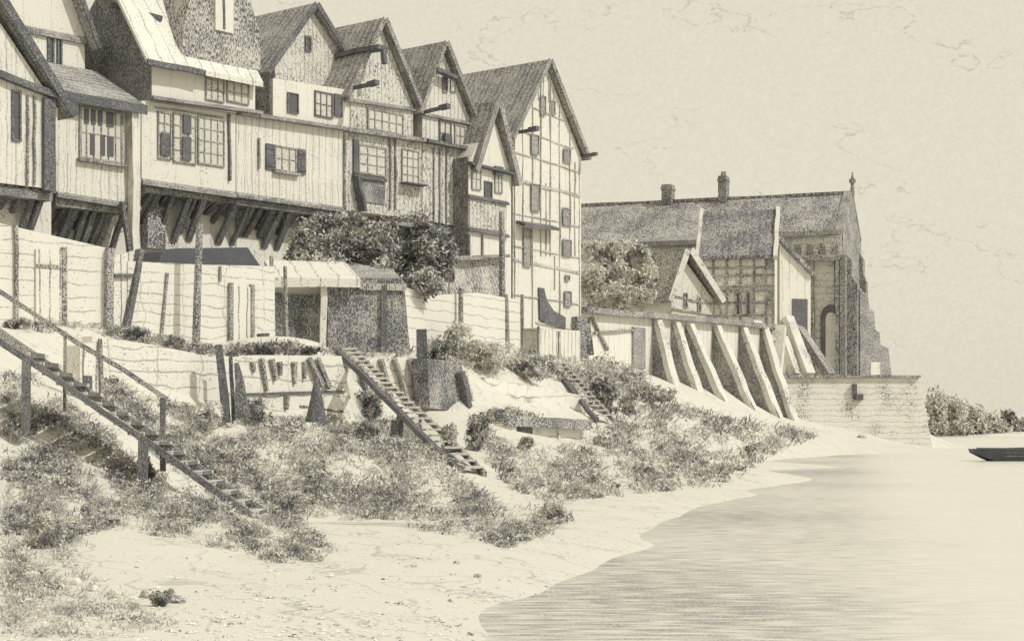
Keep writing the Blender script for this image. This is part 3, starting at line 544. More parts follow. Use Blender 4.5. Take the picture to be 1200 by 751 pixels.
# ------------------------------------------------------------------ stairs
Y0, Y1 = 24.0, 25.1
A0, B0 = P(8, 404, Y0), P(294, 603, Y0); dlt = Vector((0, 1.1, 0))
t = thing('wooden_stairs', 'near wooden stairs with a dark thick stringer and a thin handrail, at lower left', 'stairs', (B0.x, Y0, B0.z))
q = lambda v: Vector(v)-Vector((B0.x, Y0, B0.z))
MB().bar(q(A0)+Vector((-.7, 0, .5)), q(B0), .075, .085).build('stringer', 'near_timber', t)
MB().bar(q(A0)+dlt+Vector((-.7, 0, .42)), q(B0)+dlt, .08, .12).build('stringer', 'near_rail', t)
for i in range(17):
    f = (i+.3)/17; c = A0.lerp(B0, f)
    o = MB(); o.box(q(c).x+.01, q(c).x+.24, .055, 1.04, q(c).z-.1, q(c).z-.055); o.build('tread', 'step', t)
    MB().box(q(c).x+.235, q(c).x+.255, .12, .8, q(c).z-.1, q(c).z-.052).build('nosing', 'near_timber', t)
for (px, y0, y1, w_, YY) in [(31, 419, 490, .1, Y0-.05), (168, 515, 560, .12, Y0-.05)]: MB().bar(q(P(px, y0, YY)), q(P(px-1, y1, YY))-Vector((0, 0, .2)), w_).build('post', 'near_timber', t)
MB().bar(q(P(-60, 302, Y1)), q(P(196, 468, Y1)), .055, .07).build('handrail', 'near_rail', t)
MB().bar(q(P(203, 474, Y1)), q(P(247, 502, Y1)), .04, .05).build('handrail_end', 'near_rail', t)
for (px, y0, y1) in [(191, 466, 532), (76, 388, 462)]: MB().bar(q(P(px, y0, Y1)), q(P(px, y1, Y1))-Vector((0, 0, .25)), .075 if px > 100 else .04).build('rail_post', 'near_timber' if px > 100 else 'near_rail', t)
def stairs(label, a, Ya, b, Yb, wid, n_, rail=False):
    A_, B_ = P(*a, Ya), P(*b, Yb); d = B_-A_; dh = Vector((d.x, d.y, 0)).normalized(); pr = Vector((-dh.y, dh.x, 0))
    if pr.x < 0: pr = -pr
    th = math.atan2(dh.y, dh.x); t = thing('wooden_stairs', label, 'stairs', B_, th)
    def loc(v): v = Vector(v)-B_; return Vector((v.dot(dh), v.dot(Vector((-dh.y, dh.x, 0))), v.z))
    MB().bar(loc(A_), loc(B_), .12, .15).build('stringer', 'black', t); MB().bar(loc(A_+pr*wid), loc(B_+pr*wid), .08, .12).build('stringer', 'timber_mid', t)
    L_ = (Vector((d.x, d.y, 0))).length/n_
    s0, s1 = sorted((loc(A_).y, loc(A_+pr*wid).y))
    for i in range(n_):
        c = loc(A_.lerp(B_, (i+.5)/n_)); o = MB().box(c.x-L_*.35, c.x+L_*.28, s0+.08, s1+.03, c.z+.06, c.z+.11).build('tread', 'step', t)
    return t, loc
t, loc = stairs('long middle wooden stairs running down the bank from the dark shed', (394, 410), 49, (543, 556), 36.5, .48, 24)
for (px, py, YY) in [(470, 482, 42.6), (463, 492, 42.4)]: MB().bar(loc(P(px, py, YY)), loc(P(px-4, py+26, YY))-Vector((0, 0, .3)), .16).build('post', 'black', t)
MB().bar(loc(P(492, 468, 42.3)), loc(P(492, 500, 42.3)), .05).build('rail_post', 'timber', t)
t, loc = stairs('small steep steps high on the weedy slope below the tall house', (643, 426), 67, (700, 492), 59, .55, 13)

# ------------------------------------------------------------------ shored palisade wall
fr = fr2(686, 81, 910, 104, 440); t = thing('shored_wall', 'long pale retaining wall propped by dark sided slanting buttresses', 'wall', fr.O, fr.th)
MB().prism([fr.xz(686, 364), fr.xz(910, 384), fr.xz(910, 510), fr.xz(686, 470)], 0, .5).build('planking', 'palisade', t)
MB().bar(fr.p(684, 363, -.15), fr.p(908, 383, -.15), .5, .28).build('capping_beam', 'timber_far', t)
def fin(xt, yt, xf, yf, d, w=.38):
    a = fr.p(xt, yt, -.06); f_ = fr.p(xf, yf, -d); x = (a.x+f_.x)/2
    f_.x = a.x+(f_.x-a.x)*.35
    o = MB(); vs = []
    for s_ in (-w*.4, w*.4): vs += [(a.x+s_, -.005, a.z), (a.x+s_, -.005, f_.z-.6), (f_.x+s_, -d, f_.z-.6), (f_.x+s_, -d, f_.z), (a.x+s_, -.2, a.z)]
    o.add(vs, [(0, 1, 2, 3, 4), (9, 8, 7, 6, 5), (0, 4, 9, 5), (4, 3, 8, 9), (3, 2, 7, 8), (1, 0, 5, 6), (2, 1, 6, 7)])
    b = o.build('buttress', 'prop_side', t)  # unlit fin side, its shade put into the colour
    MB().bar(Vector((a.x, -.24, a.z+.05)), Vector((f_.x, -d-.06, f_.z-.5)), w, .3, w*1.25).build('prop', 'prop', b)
for (xt, yt, xf, yf, d) in [(767, 377, 784, 452, 1.5), (789, 380, 813, 466, 1.9), (805, 382, 843, 475, 2.6), (837, 384, 875, 482, 2.8), (868, 386, 900, 492, 2.9), (893, 386, 914, 494, 2.6)]: fin(xt, yt, xf, yf, d)
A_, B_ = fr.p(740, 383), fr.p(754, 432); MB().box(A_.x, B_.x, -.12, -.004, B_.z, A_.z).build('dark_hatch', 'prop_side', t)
MB().bar(fr.p(694, 372, -.1), fr.p(712, 410, -.1), .14, .12).build('slanting_board', 'timber_far', t)
MB().bar(fr.p(696, 390, -.1), fr.p(745, 386, -.1), .08, .1).build('slanting_board', 'timber_far', t)
# free props at the corner
PG = 'slanting props at the quay corner'
def prop(label, a, Ya, b, Yb, w, m='prop'):
    A_, B_ = P(*a, Ya), P(*b, Yb); o = MB().bar(Vector((0, 0, 0)), A_-B_, w, w*.7, w*.9).build('timber_prop', m); o.location = B_; return tag(o, label, 'prop', PG)
prop('stout pale prop standing on the beach at the end of the shored wall', (914, 383), 103, (903, 490), 100.5, .8)
prop('dark tapered stump against the left end of the quay wall', (909, 440), 101, (913, 493), 100, 1.0, 'prop_side')
prop('short pale prop leaning left at the top of the quay corner', (886, 378), 103.5, (903, 402), 102, .6)
prop('first of the pale props slanting onto the quay, the shortest', (917, 395), 112.8, (932, 439), 112.2, .75)
prop('longest pale prop slanting onto the quay before the dark doorway', (923, 372), 114, (948, 439), 112.3, .75)
prop('dark slanting prop ending near the arched church window', (930, 376), 115, (973, 440), 112.6, .7, 'timber_far')
# quay wall
fr = fr2(905, 111.5, 1082, 112, 540); t = thing('quay_wall', 'smooth pale battered quay wall at the water below the church', 'wall', fr.O, fr.th)
a_ = [fr.p(905, 440), fr.p(1077, 442)]; zb = -2.0-fr.O.z; zt = a_[1].z
def q3(x, y, z): return (x, y, z)
xr = a_[1].x; xl = a_[0].x
bo = 1.0
vs = [(xl, 0, zt), (xr, 0, zt), (xr, 14, zt), (xl, 14, zt), (xl, -bo, zb), (xr+bo, -bo, zb), (xr+bo, 14, zb), (xl, 14, zb)]
MB().add(vs, [(0, 1, 2, 3), (4, 5, 1, 0), (5, 6, 2, 1), (6, 7, 3, 2), (7, 4, 0, 3), (7, 6, 5, 4)]).build('masonry', 'wharf', t)
MB().bar(Vector((xl, -.02, zt+.05)), Vector((xr+.05, -.02, zt+.05)), .5, .14).build('coping', 'timber_far', t)
MB().box(fr.p(999, 0, -.2).x, fr.p(1003, 0, -.2).x, -.5, .0, fr.p(1001, 467).z, fr.p(1001, 450).z).build('mooring_post', 'black', t)
MB().box(fr.p(1001, 0, -.2).x, fr.p(1010, 0, -.2).x, -.6, -.1, fr.p(1001, 467).z-.1, fr.p(1001, 462).z).build('mooring_cleat', 'black', t)

# ------------------------------------------------------------------ church and neighbours
fr = fr2(640, 128, 996, 120, 442); t = thing('church', 'long church with a wide tiled roof, arched window and finial above the quay', 'church', fr.O, fr.th)
xL = fr.p(640, 300).x; xR = fr.p(988, 300).x; ze = fr.p(988, 272).z; rd = 3.8; zr = fr.p(1000, 227, rd).z; dp = 7.6
MB().box(xL, xR-.62, 0, dp, -.5, ze).build('wall', 'stone_far', t)
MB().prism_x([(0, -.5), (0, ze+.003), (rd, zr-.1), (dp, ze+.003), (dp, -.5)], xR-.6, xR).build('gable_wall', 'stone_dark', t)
MB().prism_x([(-.4, ze-.15), (-.4, ze+.05), (rd, zr+.05), (rd, zr-.2)], xL, xR-.62).build('roof', 'roof_far', t)
MB().prism_x([(dp+.4, ze-.15), (dp+.4, ze+.05), (rd+.004, zr+.05), (rd+.004, zr-.2)], xL, xR-.62).build('roof', 'roof_far', t)
MB().bar(Vector((xL, rd, zr+.08)), Vector((xR-.62, rd, zr+.08)), .35, .22).build('ridge_tiles', 'roof_far_dark', t)
cp = MB(); cp.bar(Vector((xR-.28, -.1, ze+.05)), Vector((xR-.28, rd, zr+.12)), .62, .25); cp.bar(Vector((xR-.28, dp-.15, ze+.15)), Vector((xR-.28, rd, zr+.12)), .62, .25); cp.build('gable_coping', 'stone_dark', t)
fb = MB(); fp = Vector((xR, rd, zr)); fb.tube([fp+Vector((0, 0, -.2)), fp+Vector((0, 0, .75)), fp+Vector((0, 0, .8)), fp+Vector((0, 0, 1.05)), fp+Vector((0, 0, 1.1)), fp+Vector((0, 0, 1.55))], [.16, .13, .24, .24, .1, .04], 8); fb.build('finial', 'soot', t)
# aisle lean-to roof on the left, at y 262-290
a0 = fr.p(640, 291, -2.5).z; MB().prism_x([(-2.5, a0), (-2.5, a0+.2), (-.02, ze+.2), (-.02, ze-.3)], xL, fr.p(826, 280, -2).x).build('aisle_roof', 'roof_far', t)
MB().box(xL, fr.p(825, 280, -2).x, -2.2, -.02, -.5, a0+.1).build('aisle_wall', 'stone_far', t)
MB().bar(Vector((xL, -2.55, a0)), Vector((fr.p(826, 280, -2).x, -2.55, a0)), .3, .3).build('aisle_gutter', 'timber_far', t)
MB().bar(Vector((fr.p(914, 0).x, -.5, ze-.05)), Vector((xR, -.5, ze-.05)), .3, .35).build('eave_gutter', 'timber_far', t)
# frieze with blind arches
fz = MB(); z0f, z1f = fr.p(950, 303).z, fr.p(950, 277).z; x0f, x1f = fr.p(928, 0).x, fr.p(986, 0).x
fzo = MB().box(x0f, x1f, -.16, -.004, z0f, z1f).build('frieze', 'stone_far', t)
nA = 4
for i in range(nA):
    xc = x0f+(x1f-x0f)*(i+.5)/nA; w_ = (x1f-x0f)/nA*.3; pts = [(xc-w_, z0f+.25), (xc+w_, z0f+.25)]+[(xc+w_*math.cos(k*math.pi/6), z0f+.75+w_*math.sin(k*math.pi/6)) for k in range(7)]
    MB().prism(pts, -.2, -.163).build('blind_arch', 'stone_dark', fzo)
MB().bar(Vector((x0f-.3, -.35, z0f-.1)), Vector((x1f, -.35, z0f-.1)), .4, .22).build('string_course', 'timber_far', t)
MB().bar(fr.p(951, 305, -.2), fr.p(953, 442, -.2), .3, .3).build('pilaster', 'timber_far', t)
# arched window: jamb ring + pale light
xc = fr.p(974, 400).x; w_ = .72; zb_, zs = fr.p(974, 437).z, fr.p(974, 372).z
def arch(xc, w_, zb_, zs, n_=10): return [(xc-w_, zb_), (xc+w_, zb_)]+[(xc+w_*math.cos(k*math.pi/n_), zs+w_*1.25*math.sin(k*math.pi/n_)) for k in range(n_+1)]
wn = MB().prism(arch(xc, w_, zb_, zs), -.12, -.004).build('window', 'black', t)
MB().prism(arch(xc, w_*.5, zb_+.2, zs-.1), -.15, -.124).build('pane', 'pane', wn)
for (x_, w2) in ((999, .4), (991.5, .25)): MB().box(fr.p(x_, 0).x-w2-.4, fr.p(x_, 0).x-.4, -.5, -.004, -.5, fr.p(985, 300).z).build('pilaster', 'stone_dark', t)
# gable end buttresses, stepped, on the right side
for (yy, out, top) in [(1.0, .9, 300), (3.4, 1.2, 330), (5.6, 1.3, 350), (7.1, .5, 290)]:
    z_ = fr.p(1000, top, 3).z; st = MB()
    st.prism([(xR+.004, -.5), (xR+out, -.5), (xR+out, z_-2.2), (xR+out*.55, z_-1.6), (xR+out*.55, z_-.5), (xR+.004, z_)], yy-.45, yy+.45); st.build('buttress', 'stone_dark', t)
MB().box(xR-.004, xR+.06, 2.0, 3.2, fr.p(1000, 440).z, fr.p(1000, 375).z).build('doorway', 'black', t)
for (px, y0, m_, w_) in [(783, 217, 'soot', .75), (848, 207, 'soot', .6)]:
    c_ = fr.p(px, y0, rd); o = MB(); o.box(c_.x-w_*.5, c_.x+w_*.5, rd-.5, rd+.5, zr-.8, c_.z); o.box(c_.x-w_*.58, c_.x+w_*.58, rd-.55, rd+.55, c_.z-.4, c_.z-.2)
    o2 = o.build('chimney', m_, t)
    if px == 848: MB().tube([Vector((c_.x, rd, c_.z)), Vector((c_.x, rd, c_.z+.35))], [.25, .18], 8).build('chimney_pot', 'soot', o2)
# low annex right of the buttresses
fr = fr2(1012, 121, 1044, 123, 442); t = thing('stone_annex', 'low dark stepped stone annex at the right foot of the church', 'annex', fr.O, fr.th)
MB().prism([fr.xz(x, y) for x, y in ((1008, 445), (1008, 340), (1017, 345), (1019, 362), (1024, 364), (1026, 386), (1031, 390), (1032, 404), (1041, 408), (1046, 445))], 0, 4).build('wall', 'stone_dark', t)
A_, B_ = fr.p(1020, 424), fr.p(1031, 441); MB().box(A_.x, B_.x, -.04, -.003, B_.z, A_.z).build('door', 'prop', t)
# half timbered house before the church
fr = fr2(822, 112, 911, 111, 445); t = thing('half_timbered_house', 'half timbered house with a dark steep roof standing before the long church', 'house', fr.O, fr.th)
x0_, x1_ = fr.p(824, 0).x, fr.p(908, 0).x; ze = fr.p(860, 302).z; zr = fr.p(866, 248, 3).z
MB().box(x0_, x1_, 0, 6, -1, ze).build('wall', 'plaster_f', t)
MB().prism_x([(0.004, ze+.002), (3, zr-.12), (5.9, ze+.002)], x0_, x1_).build('gable', 'plaster_f', t)
MB().prism_x([(-.3, ze-.1), (-.3, ze+.1), (3, zr+.1), (3, zr-.1)], x0_-.3, x1_-.05).build('roof', 'roof_far_dark', t)
MB().prism_x([(6.3, ze-.1), (6.3, ze+.1), (3.004, zr+.1), (3.004, zr-.1)], x0_-.3, x1_-.05).build('roof', 'roof_far_dark', t)
MB().bar(Vector((x1_+.05, -.4, ze-.1)), Vector((x1_+.05, 3, zr+.12)), .25, .4).build('bargeboard', 'prop', t)
MB().bar(Vector((x0_-.35, -.4, ze-.1)), Vector((x0_-.35, 3, zr+.12)), .2, .4).build('bargeboard', 'prop', t)
for y in (303, 314, 323, 336, 341, 355, 370): z = fr.p(850, y).z; MB().box(x0_, x1_, -.07, -.004, z-.07, z+.07).build('rail', 'timber_far', t)
for px in (836, 852, 868, 884, 898, 906): x = fr.p(px, 0).x; MB().box(x-.08, x+.08, -.06, -.006, fr.p(px, 385).z, ze-.1).build('stud', 'timber_far', t)
for (a, b) in (((906, 300), (890, 332)), ((906, 340), (896, 372)), ((838, 342), (846, 372))): MB().bar(fr.p(*a, -.1), fr.p(*b, -.1), .1, .16).build('brace', 'timber_far', t)
for px in (862, 874): window(t, fr, px, px+6, 342, 370, -.05, 1, 2, 'pane_dark', 'timber_far', .08)
# lean-to right of it
fr = fr2(914, 114, 952, 115, 440); t = thing('lean_to', 'pale board lean to with a dark doorway left of the arched church window', 'shed', fr.O, fr.th)
MB().prism([fr.xz(x, y) for x, y in ((914, 285), (926, 300), (940, 312), (950, 318), (950, 445), (914, 445))], 0, 3).build('wall', 'palisade', t)
MB().bar(fr.p(910, 276, -.1), fr.p(953, 322, -.1), .4, .25).build('roof_edge', 'timber_far', t)
A_, B_ = fr.p(928, 350), fr.p(946, 402); MB().box(A_.x, B_.x, -.05, -.003, B_.z, A_.z).build('doorway', 'black', t)
# cottage
fr = Fr(P(786, 400, 101), R(32)); t = thing('small_cottage', 'small pale gabled cottage with a dark roof between the tree and half timbered house', 'cottage', fr.O, R(32))
MB().prism([fr.xz(x, y) for x, y in ((787, 400), (787, 345), (803, 306), (835, 350), (835, 400))], 0, 6).build('wall', 'plaster_f', t)
gable_roof(t, fr, (802, 296), (783, 350), (838, 352), 0, 8, over=.5, m='roof_far', barge='prop', th=.3)
for px, y in ((801, 343), (817, 347)): window(t, fr, px, px+4.5, y, y+18, 0, 1, 2, 'pane_dark', 'timber_far', .08)
for a, b in (((788, 347), (835, 356)), ((788, 362), (835, 370))): beam_px(t, fr, a, b, 0, .12, .06, 'timber_far', 'rail')
# long dark back roof behind the tree
fr = fr2(672, 112, 800, 112, 400); t = thing('barn', 'low barn whose broad grey roof fills the gap behind the round tree', 'barn', fr.O, fr.th)
z0, z1 = fr.p(700, 372).z, fr.p(700, 296, 4).z
MB().prism_x([(0, z0), (4, z1), (8, z0)], fr.p(672, 0).x, fr.p(800, 0).x).build('roof', 'roof_far', t)
MB().box(fr.p(675, 0).x, fr.p(797, 0).x, .3, 7.7, -1, z0-.003).build('wall', 'plaster_f', t)

# ------------------------------------------------------------------ vegetation
def leaves(ells, n_, size, elong=1.6, shell=.5, gap=.42, gscale=1.3, seed=1):
    r_ = np.random.default_rng(seed); ells = np.array(ells, float); vol = (ells[:, 3]*ells[:, 4]*ells[:, 5]); k = r_.choice(len(ells), n_*2, p=vol/vol.sum())
    d = r_.normal(size=(n_*2, 3)); d /= np.linalg.norm(d, axis=1)[:, None]; rad = shell+(1-shell)*r_.random(n_*2)**.6
    rad *= 1+.16*np.sin(d[:, 0]*7+k)*np.sin(d[:, 2]*6+d[:, 1]*5)
    c = ells[k, :3]+d*rad[:, None]*ells[k, 3:]
    s_ = np.sin(c*gscale*2.1+1.3)+np.sin(c[:, [1, 2, 0]]*gscale*3.3+.4); keep = (s_.sum(1)/6+.5+r_.normal(size=n_*2)*.12) > gap
    c = c[keep][:n_]; n2 = len(c)
    a = r_.normal(size=(n2, 3)); a /= np.linalg.norm(a, axis=1)[:, None]; b = np.cross(a, r_.normal(size=(n2, 3))); b /= np.linalg.norm(b, axis=1)[:, None]
    sz = size*(.6+.8*r_.random(n2))[:, None]
    v = np.stack([c-a*sz*elong, c-b*sz*.5+a*sz*.1, c+a*sz*elong, c+b*sz*.5+a*sz*.1], 1).reshape(-1, 3)
    return v
def leaf_mesh(name, v, m, parent=None, loc=(0, 0, 0)):
    me = bpy.data.meshes.new(name); me.from_pydata(v.tolist(), [], np.arange(len(v)).reshape(-1, 4).tolist()); me.materials.append(M[m])
    o = bpy.data.objects.new(name, me); COL.objects.link(o); o.parent = parent; o.location = loc; return o
def ellpx(px, py, rx, ry, Y, ref, dep=.8):
    p = P(px, py, Y)-ref; s_ = Y/F; return (*p, rx*s_, max(rx, ry)*s_*dep, ry*s_)
def tree(name, label, cat, base, ells, n_, size, m, limbs, seed, grp=None, m2=None):
    t = thing(name, label, cat, base, 0, grp); E = [ellpx(*e, base) for e in ells]
    leaf_mesh('crown', leaves(E, n_, size, seed=seed), m, t)
    if m2: leaf_mesh('pale_foliage', leaves([(e[0], e[1]-.2, e[2]+.15, e[3]*1.02, e[4]*1.05, e[5]*1.02) for e in E], int(n_*.5), size, seed=seed+50, gap=.6), m2, t)
    tr = MB(); top = Vector(E[0][:3])
    tr.tube([Vector((0, 0, -.3)), top*.35+Vector((.1, 0, 0)), top*.8], [.22, .16, .09], 8)
    for e in E[:limbs]: tr.tube([top*.35, (top*.5+Vector(e[:3])*.5), Vector(e[:3])], [.11, .07, .03], 6)
    tr.build('trunk', 'bark', t)
    return t
tree('bushy_tree', 'spreading dark bushy tree hanging over the long dark shed', 'tree', P(440, 395, 60), [(440, 300, 60, 34, 61), (365, 295, 35, 33, 61), (400, 275, 45, 20, 62), (480, 290, 42, 38, 60), (512, 300, 24, 30, 60), (495, 335, 24, 18, 59), (385, 318, 45, 18, 59), (462, 326, 28, 22, 58.5)], 30000, .055, 'leaf_dark', 5, 3, m2='leaf_mid')
leaf_mesh_o = None
tree('round_tree', 'loose pale round tree behind the long shored wall', 'tree', P(722, 385, 97), [(722, 325, 40, 40, 97), (700, 335, 22, 34, 96), (750, 325, 20, 34, 97), (698, 300, 18, 18, 98), (728, 350, 34, 18, 95), (738, 300, 20, 16, 97)], 14000, .085, 'leaf_tree', 4, 5, m2='leaf_pale')
# bushes on the slope (px,py centre, rx, ry, material)
BL = [
 (150, 388, 28, 9, 'leaf_dark', 'low dark bush at the foot of the slanting gate'), (200, 398, 24, 9, 'leaf_mid', 'low grey bush below the long weathered fence'),
 (300, 409, 30, 7, 'leaf_dark', 'flat dark bush along the foot of the plank door'), (355, 410, 28, 6, 'leaf_dark', 'flat dark bush before the pale shed wall'),
 (20, 378, 16, 8, 'leaf_dark', 'small dark bush at the left edge below the tall fence'),
 (232, 490, 30, 20, 'leaf_mid', 'grey bush left of the tallest black stake'), (296, 482, 26, 18, 'leaf_dark', 'dark bush at the foot of the wedge shaped stake'),
 (438, 470, 26, 22, 'leaf_dark', 'dark round bush left of the middle wooden stairs'), (420, 500, 34, 12, 'leaf_mid', 'spreading grey bush under the pointed stump'),
 (530, 395, 26, 22, 'leaf_pale', 'pale tall bush below the slim pole'), (570, 418, 34, 20, 'leaf_pale', 'large pale bush on the slope below the low fence'), (620, 432, 30, 16, 'leaf_mid', 'grey bush left of the small steep steps'),
 (515, 415, 16, 20, 'leaf_dark', 'dark bush on top of the tarred revetment'), (600, 486, 38, 12, 'leaf_mid', 'wide grey bush between the two terrace walls'),
 (708, 462, 20, 26, 'leaf_dark', 'tall dark bush right of the small steep steps'), (735, 470, 14, 18, 'leaf_mid', 'narrow grey bush on the slope beside the shored wall'),
 (560, 505, 20, 26, 'leaf_dark', 'dark bush left of the lowest terrace wall'), (527, 515, 16, 20, 'leaf_mid', 'upright grey bush at the foot of the tarred revetment'),
 (880, 528, 10, 9, 'leaf_dark', 'small dark tuft alone on the far beach'), (720, 405, 16, 14, 'leaf_dark', 'dark bush at the left end of the shored wall'),
 (760, 462, 34, 12, 'leaf_mid', 'low grey bush at the foot of the first buttress'), (55, 620, 26, 24, 'leaf_mid', 'tall grey bush at lower left below the near stairs'), (168, 548, 14, 16, 'leaf_dark', 'dark tuft around the lower post of the near stairs'),
 (190, 700, 14, 11, 'leaf_dark', 'dark weedy tuft on the beach near the bottom'), (645, 600, 22, 12, 'leaf_mid', 'grey bush at the edge of the beach by the water'),
 (620, 520, 14, 9, 'leaf_dark', 'small dark bush in the black gap of the lowest wall'), (55, 700, 0, 0, '', '')]
for i, (px, py, rx, ry, m, lb) in enumerate(BL):
    if not m: continue
    pt = hit(px, py+ry*.9)
    if pt is None: pt = P(px, py+ry, 60)
    Y = pt.y; s_ = Y/F; r_ = random.Random(i); E = []
    for k in range(5): E.append((r_.uniform(-.55, .55)*rx*s_, r_.uniform(-.4, .4)*rx*s_, ry*s_*r_.uniform(.5, 1.2), rx*s_*.55, rx*s_*.5, ry*s_*.75))
    o = leaf_mesh('bush', leaves(E, int(700+rx*ry*2.6), 1.6*s_, 1.5, .2, .35, 9/(rx*s_+.3)*.35, i+20), m, None, pt); tag(o, lb, 'bush', 'bushes on the river bank')
# ground cover: scribbly low weeds
POLY = {
 'a': [(5, 440), (30, 440), (100, 490), (170, 548), (292, 612), (385, 658), (330, 660), (240, 640), (130, 618), (60, 640), (5, 650)],
 'b': [(122, 445), (260, 496), (400, 488), (480, 500), (530, 556), (595, 600), (655, 590), (670, 612), (600, 645), (560, 632), (430, 612), (310, 600), (200, 528)],
 'c': [(545, 480), (600, 530), (690, 522), (700, 500), (760, 470), (900, 500), (960, 512), (900, 535), (840, 570), (700, 585), (640, 590), (590, 570)],
 'd': [(500, 395), (600, 405), (700, 420), (780, 450), (760, 470), (690, 470), (640, 440), (560, 440), (500, 425)],
 'f': [(110, 450), (170, 475), (240, 520), (330, 590), (400, 655), (320, 622), (240, 575), (190, 540), (120, 475)],
 'g': [(5, 540), (60, 570), (110, 620), (70, 665), (40, 720), (5, 740)],
 'h': [(60, 380), (140, 384), (240, 408), (330, 404), (480, 412), (480, 421), (330, 417), (230, 419), (130, 398)], 'i': [(5, 368), (60, 380), (60, 390), (5, 384)],
 'e': [(5, 655), (60, 650), (130, 690), (215, 735), (100, 748), (5, 745)]}
def inpoly(x, y, pl):
    c = False; j = len(pl)-1
    for i in range(len(pl)):
        (xi, yi), (xj, yj) = pl[i], pl[j]
        if (yi > y) != (yj > y) and x < (xj-xi)*(y-yi)/(yj-yi)+xi: c = not c
        j = i
    return c
def weeds(name, label, keys, n_, m, seed, rpx=(6, 14), per=(24, 60), lf=1.8, wthr=-.5):
    r_ = random.Random(seed); vs = []
    for key in keys:
        pl = POLY[key]; xa, xb = min(p[0] for p in pl), max(p[0] for p in pl); ya, yb = min(p[1] for p in pl), max(p[1] for p in pl); k = 0; tries = 0
        tgt = int(n_*((xb-xa)*(yb-ya))/60000)
        while k < tgt and tries < tgt*12:
            tries += 1; x, y = r_.uniform(xa, xb), r_.uniform(ya, yb)
            if not inpoly(x, y, pl): continue
            if .8*math.sin((y-.62*x)*.085+math.sin(x*.03+y*.01)*2.2)+.7*math.sin(x*.061+y*.075+math.sin(y*.05)*1.7)+r_.gauss(0, .45) < wthr: continue
            pt = hit(x, y)
            if pt is None or pt.z < .02: continue
            s_ = pt.y/F; R_ = r_.uniform(*rpx)*s_
            v = leaves([(pt.x, pt.y, pt.z+R_*.25, R_, R_*.8, R_*.6)], r_.randint(*per), lf*s_, 1.7, .45, .3, 6/R_*.2, r_.randint(0, 10**6)); vs.append(v); k += 1
    o = leaf_mesh(name, np.concatenate(vs), m); return tag(o, label, 'weeds', kind='stuff')
weeds('weeds', 'dark scribbly weeds covering the slope', 'aabcdfghi', 260, 'leaf_dark', 11, (5, 11), (16, 40), 1.4, .1)
weeds('weeds', 'grey low weeds spread between the darker ones', 'abcdfghi', 260, 'leaf_mid', 12, (6, 13), (16, 40), 1.4, -.7)
weeds('weeds', 'pale low weeds thinning out towards the beach', 'abcdeg', 150, 'leaf_pale', 13, (8, 16), (24, 50), 1.5, -1.2)
def grass(label, keys, n_, m, seed, ln=(7, 17), wd=.55, thr=-.35):
    r_ = np.random.default_rng(seed); out = []
    for key in keys:
        pl = POLY[key]; xa, xb = min(p[0] for p in pl), max(p[0] for p in pl); ya, yb = min(p[1] for p in pl), max(p[1] for p in pl)
        k = int(n_*(xb-xa)*(yb-ya)/60000); x = r_.uniform(xa, xb, k); y = r_.uniform(ya, yb, k)
        keep = np.array([inpoly(a, b, pl) for a, b in zip(x, y)]); fld = .8*np.sin((y-.62*x)*.085+np.sin(x*.03+y*.01)*2.2)+.7*np.sin(x*.061+y*.075+np.sin(y*.05)*1.7)+.6*np.sin(x*.17-y*.13+np.sin(x*.06)*2)+r_.normal(size=k)*.35
        q = hitv(x[keep & (fld > thr)], y[keep & (fld > thr)]); q = q[~np.isnan(q[:, 0])]; q = q[q[:, 2] > .03]; out.append(q)
    q = np.concatenate(out); n2 = len(q); sc = (q[:, 1]/F)[:, None]
    # tufts: several curved blades from each root
    V_ = []
    for b in range(5):
        root = q+r_.normal(size=(n2, 3))*sc*np.array([4, 3, 0]); root[:, 2] -= .01
        L_ = r_.uniform(*ln, (n2, 1))*sc; lean = r_.normal(size=(n2, 3))*np.array([.55, .4, .15])+np.array([.15, 0, .75])
        lean /= np.linalg.norm(lean, axis=1)[:, None]; bend = r_.normal(size=(n2, 3))*np.array([.3, .25, .1])-np.array([0, 0, .18])
        side = np.cross(lean, r_.normal(size=(n2, 3))); side /= np.linalg.norm(side, axis=1)[:, None]; w_ = wd*sc*r_.uniform(.6, 1.3, (n2, 1))
        mid = root+lean*L_*.55; tip = root+(lean+bend)*L_
        V_.append(np.stack([root-side*w_, root+side*w_, mid+side*w_*.8, mid-side*w_*.8, mid-side*w_*.8, mid+side*w_*.8, tip+side*w_*.2, tip-side*w_*.2], 1).reshape(-1, 3))
    o = leaf_mesh('grass', np.concatenate(V_), m); return tag(o, label, 'grass', kind='stuff')
grass('grey tufts of rough grass all over the bank', 'abcdefghi', 1900, 'blade', 21, thr=-1.05)
grass('darker tufts of rough grass along the stairs and walls', 'aabcdffghhi', 1700, 'blade_dark', 22, (6, 14), .62, .55)
pb_ = np.random.default_rng(5); q_ = hitv(pb_.uniform(5, 640, 900), 752-np.abs(pb_.normal(size=900))*55); q_ = q_[~np.isnan(q_[:, 0])]; q_ = q_[q_[:, 2] > .0]; vs = []; fs_ = []
for k, p_ in enumerate(q_):
    a = pb_.uniform(.008, .026)*(1 if pb_.random() < .9 else 1.8); b = a*pb_.uniform(.5, .9); o_ = len(vs)
    vs += [(p_[0]+dx*a, p_[1]+dy*b, p_[2]+dz*a*.6) for dx, dy, dz in ((1, 0, .1), (.3, .9, .2), (-.8, .6, 0), (-.9, -.5, .2), (.2, -1, .1), (.1, .1, 1), (0, 0, -.6))]
    fs_ += [(o_+e, o_+(e+1) % 5, o_+5) for e in range(5)]+[(o_+(e+1) % 5, o_+e, o_+6) for e in range(5)]
